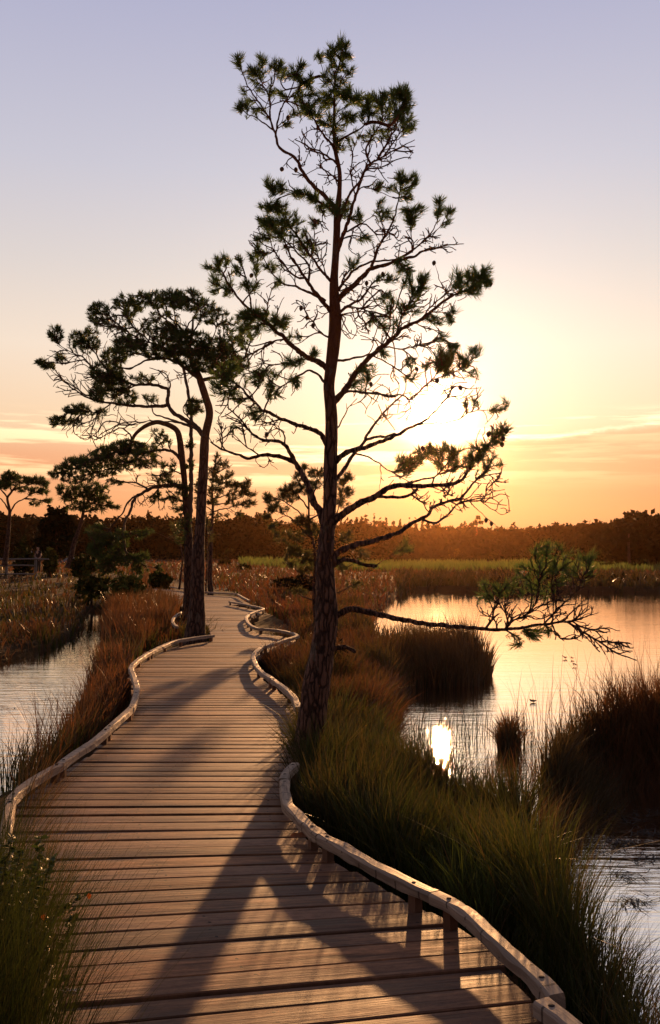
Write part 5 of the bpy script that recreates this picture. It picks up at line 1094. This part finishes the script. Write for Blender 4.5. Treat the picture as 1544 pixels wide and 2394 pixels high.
TREELINE = np.array([(-700, 1200), (-300, 1190), (0, 1190), (26, 1198), (64, 1199), (88, 1204), (110, 1200), (200, 1205), (317, 1204), (348, 1203), (395, 1203), (480, 1208), (556, 1203), (575, 1197), (595, 1193), (620, 1196), (632, 1207), (653, 1216), (740, 1218), (798, 1214), (830, 1210), (856, 1209), (900, 1219), (935, 1217), (1017, 1222), (1052, 1233), (1081, 1226), (1163, 1231), (1210, 1230), (1252, 1230), (1288, 1224), (1314, 1220), (1334, 1228), (1362, 1219), (1390, 1215), (1408, 1219), (1424, 1211), (1457, 1204), (1472, 1194), (1500, 1196), (1516, 1191), (1544, 1201), (1700, 1190), (2000, 1200), (2600, 1195)], float)

class Leaves:
    def __init__(s): s.V = []; s.q = []; s.C = []; s.n = 0
    def put(s, V, q, C): s.V.append(V); s.q.append(q + s.n); s.C.append(C); s.n += len(V)
    def build(s, name, parent=None):
        return mesh_obj(name, np.concatenate(s.V), [np.concatenate(s.q)], M['wood_far'], parent, {'tint': ('FLOAT_COLOR', np.concatenate(s.C))}, smooth=False)

def far_wood():
    r = np.random.default_rng(77)
    L = Leaves()
    for row, (Yd, drop, step) in enumerate(((195, 0, 17), (180, 5, 20), (165, 22, 24), (152, 48, 26))):
        x = -600.0
        while x < 2500:
            Y = Yd + r.uniform(-6, 6) - (45 if x > 1340 else 0) * min(1, max(0, (x - 1340) / 120))
            top = float(np.interp(x, TREELINE[:, 0], TREELINE[:, 1])) + abs(r.normal(0, 6)) - 3 + drop * r.uniform(.7, 1.3)
            sh = 'spire' if (780 < x < 1010 and row == 0 and r.random() < .8) else ('round' if r.random() < .7 else 'flat')
            w = (r.uniform(9, 13) if sh == 'spire' else r.uniform(16, 36)) / F * Y
            zt = float(P(x, top, Y)[2]); zg = .1
            hgt = zt - zg
            X = float(P(x, top, Y)[0])
            if sh == 'spire':
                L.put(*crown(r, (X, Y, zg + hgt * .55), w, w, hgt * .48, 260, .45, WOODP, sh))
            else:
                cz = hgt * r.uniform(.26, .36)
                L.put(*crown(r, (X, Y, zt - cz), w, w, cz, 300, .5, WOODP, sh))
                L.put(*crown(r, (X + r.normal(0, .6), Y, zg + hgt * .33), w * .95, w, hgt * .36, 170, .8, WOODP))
            x += step * r.uniform(.7, 1.3)
    x = -600.0
    while x < 2500:                      # scrub at the foot of the wood
        Y = r.uniform(138, 148) - (32 if x > 1400 else 0)
        X = float(P(x, 1300, Y)[0]); h = r.uniform(1.0, 2.4)
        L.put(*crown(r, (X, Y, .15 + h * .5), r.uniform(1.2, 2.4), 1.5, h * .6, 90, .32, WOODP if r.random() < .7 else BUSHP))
        x += r.uniform(12, 30)
    tag(L.build('far_wood'), 'dark mixed wood closing the horizon behind the heath', 'wood', kind='stuff')

def simple_tree(name, label, cx, top, base, Y, w, parts, pal, cat='tree', group=None, trunk=None, size=.22):
    r = np.random.default_rng(int(abs(cx) * 7 + top)); b = P(cx, base, Y)
    root = tag(empty(name, tuple(b)), label, cat, group)
    t = P(trunk[-1][0], trunk[-1][1], Y) if trunk else None
    mb = MB()
    if trunk:
        q = np.array(trunk, float)
        mb.tube(P(q[:, 0], q[:, 1], Y), np.linspace(1, .4, len(q)) * q[0, 2] / 2 / F * Y if q.shape[1] > 2 else .1, 8)
    else:
        mb.tube([b - (0, 0, .3), (b + P(cx, top, Y)) / 2, P(cx, top + (base - top) * .15, Y)], [.09 * Y / 50, .06 * Y / 50, .02 * Y / 50], 7)
    mb.build('trunk', M['bark_old'], root)
    L = Leaves()
    for (px, py, rx, ry, n) in parts:
        c = P(px, py, Y + r.normal(0, .2 * rx / F * Y))
        L.put(*crown(r, c, rx / F * Y, rx / F * Y, ry / F * Y, n, size, pal))
    L.build('crown', root)
    return root

def far_things():
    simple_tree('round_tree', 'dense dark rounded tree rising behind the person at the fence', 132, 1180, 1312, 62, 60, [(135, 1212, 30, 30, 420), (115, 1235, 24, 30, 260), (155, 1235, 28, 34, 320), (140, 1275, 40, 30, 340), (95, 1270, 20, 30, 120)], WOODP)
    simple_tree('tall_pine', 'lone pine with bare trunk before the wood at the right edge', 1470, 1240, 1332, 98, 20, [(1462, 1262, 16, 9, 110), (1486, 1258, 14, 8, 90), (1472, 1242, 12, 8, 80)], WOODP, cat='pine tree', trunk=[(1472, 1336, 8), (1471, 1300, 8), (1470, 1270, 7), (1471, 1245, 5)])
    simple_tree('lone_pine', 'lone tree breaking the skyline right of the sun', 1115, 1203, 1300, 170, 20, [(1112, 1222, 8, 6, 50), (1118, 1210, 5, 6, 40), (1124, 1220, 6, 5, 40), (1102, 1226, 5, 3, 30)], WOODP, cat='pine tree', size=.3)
    for i, (cx, top, base, Y, w, lab) in enumerate(((55, 1262, 1340, 55, 22, 'tall leafy bush beside the person at the fence'), (118, 1278, 1336, 53, 14, 'yellowish bush just right of the fence'), (188, 1300, 1345, 46, 18, 'low scrubby bush at the foot of the tilted pine'), (205, 1298, 1338, 60, 26, 'scrubby bush right of the tilted pine trunk'),
                          (1510, 1312, 1336, 92, 30, 'round bush in front of the wood at the right edge'), (1420, 1316, 1336, 94, 20, 'low bush left of the pine at the right edge'), (525, 1310, 1326, 95, 10, 'small dark bush out on the heath'), (300, 1338, 1392, 30, 40, 'yellow brown bush beneath the drooping limb'), (375, 1335, 1372, 34, 24, 'green bush left of the thin crooked stem'), (570, 1322, 1335, 75, 14, 'small round dark bush before the reeds'),
                          (720, 1345, 1380, 40, 50, 'dark heather mound on the heath behind the young pine'), (670, 1350, 1372, 44, 36, 'dark low heather mound left of the young pine'), (215, 1330, 1400, 32, 40, 'dark bush at the left end of the far walk'), (1035, 1352, 1378, 52, 26, 'dark bush on the far pond bank below the sun'), (1180, 1350, 1378, 52, 40, 'wide dark far bank bush left of the green shoots on the low limb'), (1300, 1346, 1379, 53, 40, 'long dark bush on the far bank behind the low limb and its upright shoots'), (1450, 1344, 1380, 54, 60, 'wide dark bush on the far pond bank at the right edge'), (770, 1475, 1600, 12.6, 46, 'dark rounded bush close behind the foot of the leaning pine'))):
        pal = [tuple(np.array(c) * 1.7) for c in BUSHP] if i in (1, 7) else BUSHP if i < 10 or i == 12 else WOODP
        h = (base - top)
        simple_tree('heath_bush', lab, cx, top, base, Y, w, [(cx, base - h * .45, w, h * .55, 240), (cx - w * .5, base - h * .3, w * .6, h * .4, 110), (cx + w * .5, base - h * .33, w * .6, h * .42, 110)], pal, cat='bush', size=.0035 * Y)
far_wood(); far_things()
# ------------------------------------------------------------------ fence, people, car, small things
def build_fence():
    Y = 52.0
    root = tag(empty('rail_fence', tuple(P(40, 1346, Y))), 'grey post and rail fence at the left edge beyond the marsh', 'fence')
    zt, zb = float(P(0, 1304, Y)[2]), float(P(0, 1352, Y)[2])
    xs = [float(P(x, 1300, Y)[0]) for x in (-120, -52, 16, 84)]
    for x in xs:
        mb = MB(); mb.box((x, Y, (zt + zb) / 2), (.13, .13, zt - zb), A=(0, 0, x)); mb.add([(x - .065, Y - .065, zt), (x + .065, Y - .065, zt), (x + .065, Y + .065, zt), (x - .065, Y + .065, zt), (x, Y, zt + .05)], (), [(0, 1, 4), (1, 2, 4), (2, 3, 4), (3, 0, 4)])
        mb.build('post', M['fence'], root, smooth=False)
    for py, x1 in ((1307, 116), (1322, 84), (1342, 84)):
        mb = MB(); z = float(P(0, py, Y)[2]); xa, xb = xs[0], float(P(x1, 1300, Y)[0])
        k = np.linspace(0, 1, 9)
        mb.tube(np.stack([xa + (xb - xa) * k, np.full(9, Y - .09), z + .012 * np.sin(k * 17)], -1), .048, 8)
        mb.build('rail', M['fence'], root)
build_fence()

def skin_mesh(name, verts, edges, radii, mat, parent, sub=2):
    me = bpy.data.meshes.new(name); me.from_pydata([tuple(v) for v in verts], edges, []); me.update()
    o = bpy.data.objects.new(name, me); COL.objects.link(o); me.materials.append(mat)
    md = o.modifiers.new('Skin', 'SKIN')
    if not me.skin_vertices: me.skin_vertices.new()
    for i, r in enumerate(radii):
        sv = me.skin_vertices[0].data[i]; sv.radius = (r, r) if np.isscalar(r) else r; sv.use_root = (i == 0)
    ss = o.modifiers.new('Sub', 'SUBSURF'); ss.levels = sub; ss.render_levels = sub
    o.parent = parent; o.matrix_parent_inverse = parent_inv(parent)
    for p in me.polygons: p.use_smooth = True
    return o

def person(label, px, head_y, Y, height, shirt, facing=0.0, bend=0.0, arm=(0.25, 0.25)):
    foot = P(px, head_y, Y); z0 = float(foot[2]) - height; H = height
    root = tag(empty('person', (float(foot[0]), Y, z0)), label, 'person')
    ca, sa = math.cos(facing), math.sin(facing)
    def T(x, y, z):                                    # local: x to the side, y ahead, z up, in body heights
        if z > .53: y += bend * (z - .53); z -= .35 * bend * (z - .53)
        return (float(foot[0]) + H * (x * ca - y * sa), Y + H * (x * sa + y * ca), z0 + H * z)
    V, E, R = [], [], []
    def v(x, y, z, r, par=None):
        V.append(T(x, y, z)); R.append(r * H if np.isscalar(r) else (r[0] * H, r[1] * H))
        if par is not None: E.append((par, len(V) - 1))
        return len(V) - 1
    pel = v(0, 0, .53, (.085, .06)); wa = v(0, 0, .61, (.075, .055), pel); ch = v(0, .005, .73, (.095, .062), wa); nb = v(0, 0, .82, .034, ch); nk = v(0, .008, .855, .03, nb)
    hd = v(0, .012, .9, (.044, .05), nk); tp = v(0, .01, .955, (.045, .052), hd); v(0, .075, .925, .009, tp); v(.047, .008, .925, .009, tp); v(-.047, .008, .925, .009, tp)
    for s, a in ((1, arm[0]), (-1, arm[1])):
        sh = v(s * .11, 0, .8, .034, ch); el = v(s * .145, -.01 + a * .12, .635, .026, sh); wr = v(s * .15, .03 + a * .42, .5 + a * .2, .018, el)
        hp = v(s * .152, .035 + a * .5, .47 + a * .22, .018, wr)
        for k, L in enumerate((.038, .045, .043, .034)):
            f = v(s * (.14 + .008 * k), .04 + a * .53, .45 + a * .22, .0055, hp); v(s * (.138 + .008 * k), .044 + a * .56, .45 + a * .22 - L * .7, .0045, f)
        th = v(s * .135, .05 + a * .5, .46 + a * .22, .006, hp); v(s * .13, .058 + a * .52, .44 + a * .22, .005, th)
        hip = v(s * .052, 0, .49, .054, pel); kn = v(s * .06, .012, .28, .036, hip); an = v(s * .06, -.008, .045, .022, kn); hl = v(s * .06, -.005, .02, .024, an); v(s * .065, .075, .014, .018, hl)
    skin_mesh('body', V, E, R, M['skin'], root)
    def cover(name, pts, ed, rr, mat): skin_mesh(name, [T(*p) for p in pts], ed, [(x * H if np.isscalar(x) else (x[0] * H, x[1] * H)) for x in rr], mat, root)
    cover('shirt', [(0, 0, .54), (0, 0, .61), (0, .005, .73), (0, 0, .815), (.112, 0, .795), (.134, 0, .71), (-.112, 0, .795), (-.134, 0, .71)], [(0, 1), (1, 2), (2, 3), (2, 4), (4, 5), (2, 6), (6, 7)], [(.094, .07), (.086, .066), (.104, .072), .042, .042, .038, .042, .038], shirt)
    cover('trousers', [(0, 0, .52), (.054, 0, .47), (.06, .012, .28), (.06, -.006, .05), (-.054, 0, .47), (-.06, .012, .28), (-.06, -.006, .05)], [(0, 1), (1, 2), (2, 3), (0, 4), (4, 5), (5, 6)], [(.092, .068), .062, .045, .034, .062, .045, .034], M['trousers'])
    cover('hair', [(0, -.012, .925), (0, -.004, .968)], [(0, 1)], [(.047, .05), (.046, .05)], M['hair'])
    return root
person('person in a dark shirt standing behind the fence with arms forward', 91, 1276, 57.0, 1.72, M['shirt_dark'], math.radians(150), 0.05, (.3, .15))
person('person in a pale top half hidden by the leafy bush', 66, 1277, 59.5, 1.68, M['shirt_pale'], math.radians(-100), .3, (.5, .5))

def build_car():
    Y = 118.0; c = P(157, 1322, Y); z0 = float(c[2]) - .35
    root = tag(empty('parked_car', (float(c[0]), Y, z0)), 'blue grey car mostly hidden by scrub behind the tilted pine', 'car')
    x0 = float(c[0]); sgn = 1
    prof = [(-1.15, .35), (-1.2, .62), (-1.1, .78), (-.45, .88), (.0, 1.28), (.35, 1.38), (1.3, 1.36), (1.9, 1.0), (2.25, .9), (2.3, .4)]
    hw = [.78, .82, .8, .8, .66, .64, .64, .76, .78, .8]
    mb = MB(); V = []
    for s in (-1, 1):
        for (x, z), w in zip(prof, hw): V.append((x0 + x, Y + s * w, z0 + z))
    n = len(prof)
    mb.add(V, [(i, i + 1, n + i + 1, n + i) for i in range(n - 1)], [t for s in (0, n) for t in [(s, s + i, s + i + 1) for i in range(1, n - 1)]])
    mb.build('body', M['paint'], root, smooth=False)
    g = MB(); g.add([(x0 - .42, Y - .7, z0 + .92), (x0 - .42, Y + .7, z0 + .92), (x0 - .02, Y + .6, z0 + 1.275), (x0 - .02, Y - .6, z0 + 1.275)], [(0, 1, 2, 3)]); g.V[0] += np.array([-.02, 0, .015]); g.build('windscreen', M['glass'], root)
    g = MB(); g.add([(x0 + .05, Y - .73, z0 + .93), (x0 + 1.2, Y - .73, z0 + .93), (x0 + 1.1, Y - .675, z0 + 1.27), (x0 + .3, Y - .675, z0 + 1.27)], [(0, 1, 2, 3)]); g.V[0] += np.array([0, -.02, 0]); g.build('side_window', M['glass'], root)
    for s in (-1, 1):
        h = MB(); h.tube([(x0 - 1.22, Y + s * .6, z0 + .66), (x0 - 1.1, Y + s * .6, z0 + .68)], [.1, .13], 12); h.build('headlight', M['chrome'], root)
    for x in (-.55, 1.6):
        for s in (-1, 1):
            w = MB(); w.tube([(x0 + x, Y + s * .68, z0 + .3), (x0 + x, Y + s * .86, z0 + .3)], [.3, .3], 16); w.build('wheel', M['tyre'], root)
build_car()

def leaf(mb, c, d, up, L, w):
    d = np.asarray(d, float); d /= np.linalg.norm(d); s = np.cross(d, up); s /= np.linalg.norm(s) + 1e-9; n = np.cross(s, d)
    t = np.array([0, .22, .5, .78, 1]); ww = np.array([.05, .8, 1, .55, .0]) * w / 2
    V = []
    for a, b in zip(t, ww):
        m = c + d * L * a + n * (-.14 * L * a * a)
        V += [m - s * b + n * b * .3, m, m + s * b + n * b * .3]
    q = [(3 * i + j, 3 * i + j + 1, 3 * i + j + 4, 3 * i + j + 3) for i in range(4) for j in (0, 1)]
    mb.add(V, q)

def sapling():
    r = np.random.default_rng(12)
    b = np.array([*G(20., 2330., -.25), -.25])
    root = tag(empty('leafy_sapling', tuple(b)), 'small leafy sapling with a few orange leaves among the tall grass', 'sapling')
    st, lf, og = MB(), MB(), []
    stems = [[(20, 2420), (30, 2250), (60, 2120), (75, 2030)], [(40, 2400), (80, 2240), (130, 2140), (196, 2095)], [(30, 2400), (90, 2290), (150, 2200), (175, 2130)], [(0, 2400), (20, 2200), (30, 2080), (50, 1990)], [(60, 2390), (110, 2320), (150, 2290)], [(-20, 2400), (0, 2250), (10, 2150)], [(50, 2400), (75, 2200), (100, 2090), (118, 2010)], [(-10, 2400), (40, 2300), (60, 2200), (48, 2090)], [(10, 2420), (50, 2330), (95, 2240), (112, 2160)], [(-30, 2300), (-10, 2150), (5, 2060), (30, 1960)], [(20, 2400), (40, 2200), (85, 2060), (95, 1960)]]
    for k, sp in enumerate(stems):
        q = smooth_line(sp, 12); Y = np.linspace(3.05, 3.15 + .12 * (k % 3), len(q))
        p = P(q[:, 0], q[:, 1], Y); st.tube(p, np.linspace(.004, .0012, len(p)), 6)
        for i in range(len(p) // 3, len(p)):
            for _ in range(5 if k != 1 else 3):
                a = r.random() * 6.28; d = np.array([math.cos(a), math.sin(a), r.uniform(-.2, .6)])
                leaf(lf, p[i], d, np.array([0, 0, 1.0]) + r.normal(0, .4, 3), r.uniform(.02, .034), r.uniform(.013, .021))
    st.build('stem', M['twig'], root); lf.build('foliage', M['leaf'], root)
    for (x, y) in ((101, 2137), (208, 2088)):
        mb = MB(); leaf(mb, P(x, y, 3.05), (.2, -.3, -.9), np.array([.3, -1, .2]), .02, .015); mb.build('orange_leaf', M['leaf_orange'], root)
sapling()

def small_things():
    r = np.random.default_rng(3)
    c = np.array([*G(690., 1962., 0.0), .012]); mb = MB()
    for k in range(3): leaf(mb, c + (0.03 * k - .03, .005 * k, .004 * k), (1, .3 - .4 * k, .15), np.array([0, -.5, 1.0]), .075, .04)
    tag(mb.build('dead_leaf', M['leaf_dead']), 'curled brown dead leaf on the planks by the right rail', 'leaf')
    c = np.array([*G(160., 2320., 0.0), .006]); mb = MB()
    for k in range(26):
        a = -.25 + r.normal(0, .25); leaf(mb, c + (k * .0024 - .03, r.normal(0, .002), .002), (math.cos(a), r.normal(0, .6), .12), np.array([0, 0, 1.0]), .022, .004)
    mb.tube([c + (-.04, 0, .002), c + (.05, .006, .004)], .0012, 5)
    tag(mb.build('feather', M['feather']), 'small white feather lying on the planks at lower left', 'feather')
    for (x, y, lab) in ((1322, 1540, 'leftmost of three dark leaf clumps floating on the pond'), (1339, 1542, 'middle of three dark leaf clumps floating on the pond'), (1344, 1558, 'nearest of three dark leaf clumps floating on the pond')):
        g = G(float(x), float(y), ZW); mb = MB()
        for k in range(16):
            a = r.random() * 6.28; leaf(mb, np.array([g[0] + r.normal(0, .02), g[1] + r.normal(0, .03), ZW + .008 + .03 * r.random()]), (math.cos(a), math.sin(a), r.uniform(.2, .9)), np.array([0, 0, 1.0]), .045, .028)
        tag(mb.build('leaf_clump', M['leaf_dead']), lab, 'floating leaves', 'leaf clumps floating on the pond')
    # waterbird
    Y = 12.6; g = G(1246., 1642., ZW); root = tag(empty('water_bird', (g[0], g[1], ZW)), 'tiny dark bird on the water by the rush bank', 'bird')
    x, y, z = g[0], g[1], ZW
    skin_mesh('body', [(x, y, z + .02), (x - .025, y, z + .026), (x - .038, y, z + .042), (x - .05, y, z + .041), (x + .03, y, z + .022), (x + .06, y, z + .03)], [(0, 1), (1, 2), (2, 3), (0, 4), (4, 5)], [.018, .013, .01, .003, .012, .003], M['hair'], root)
small_things()
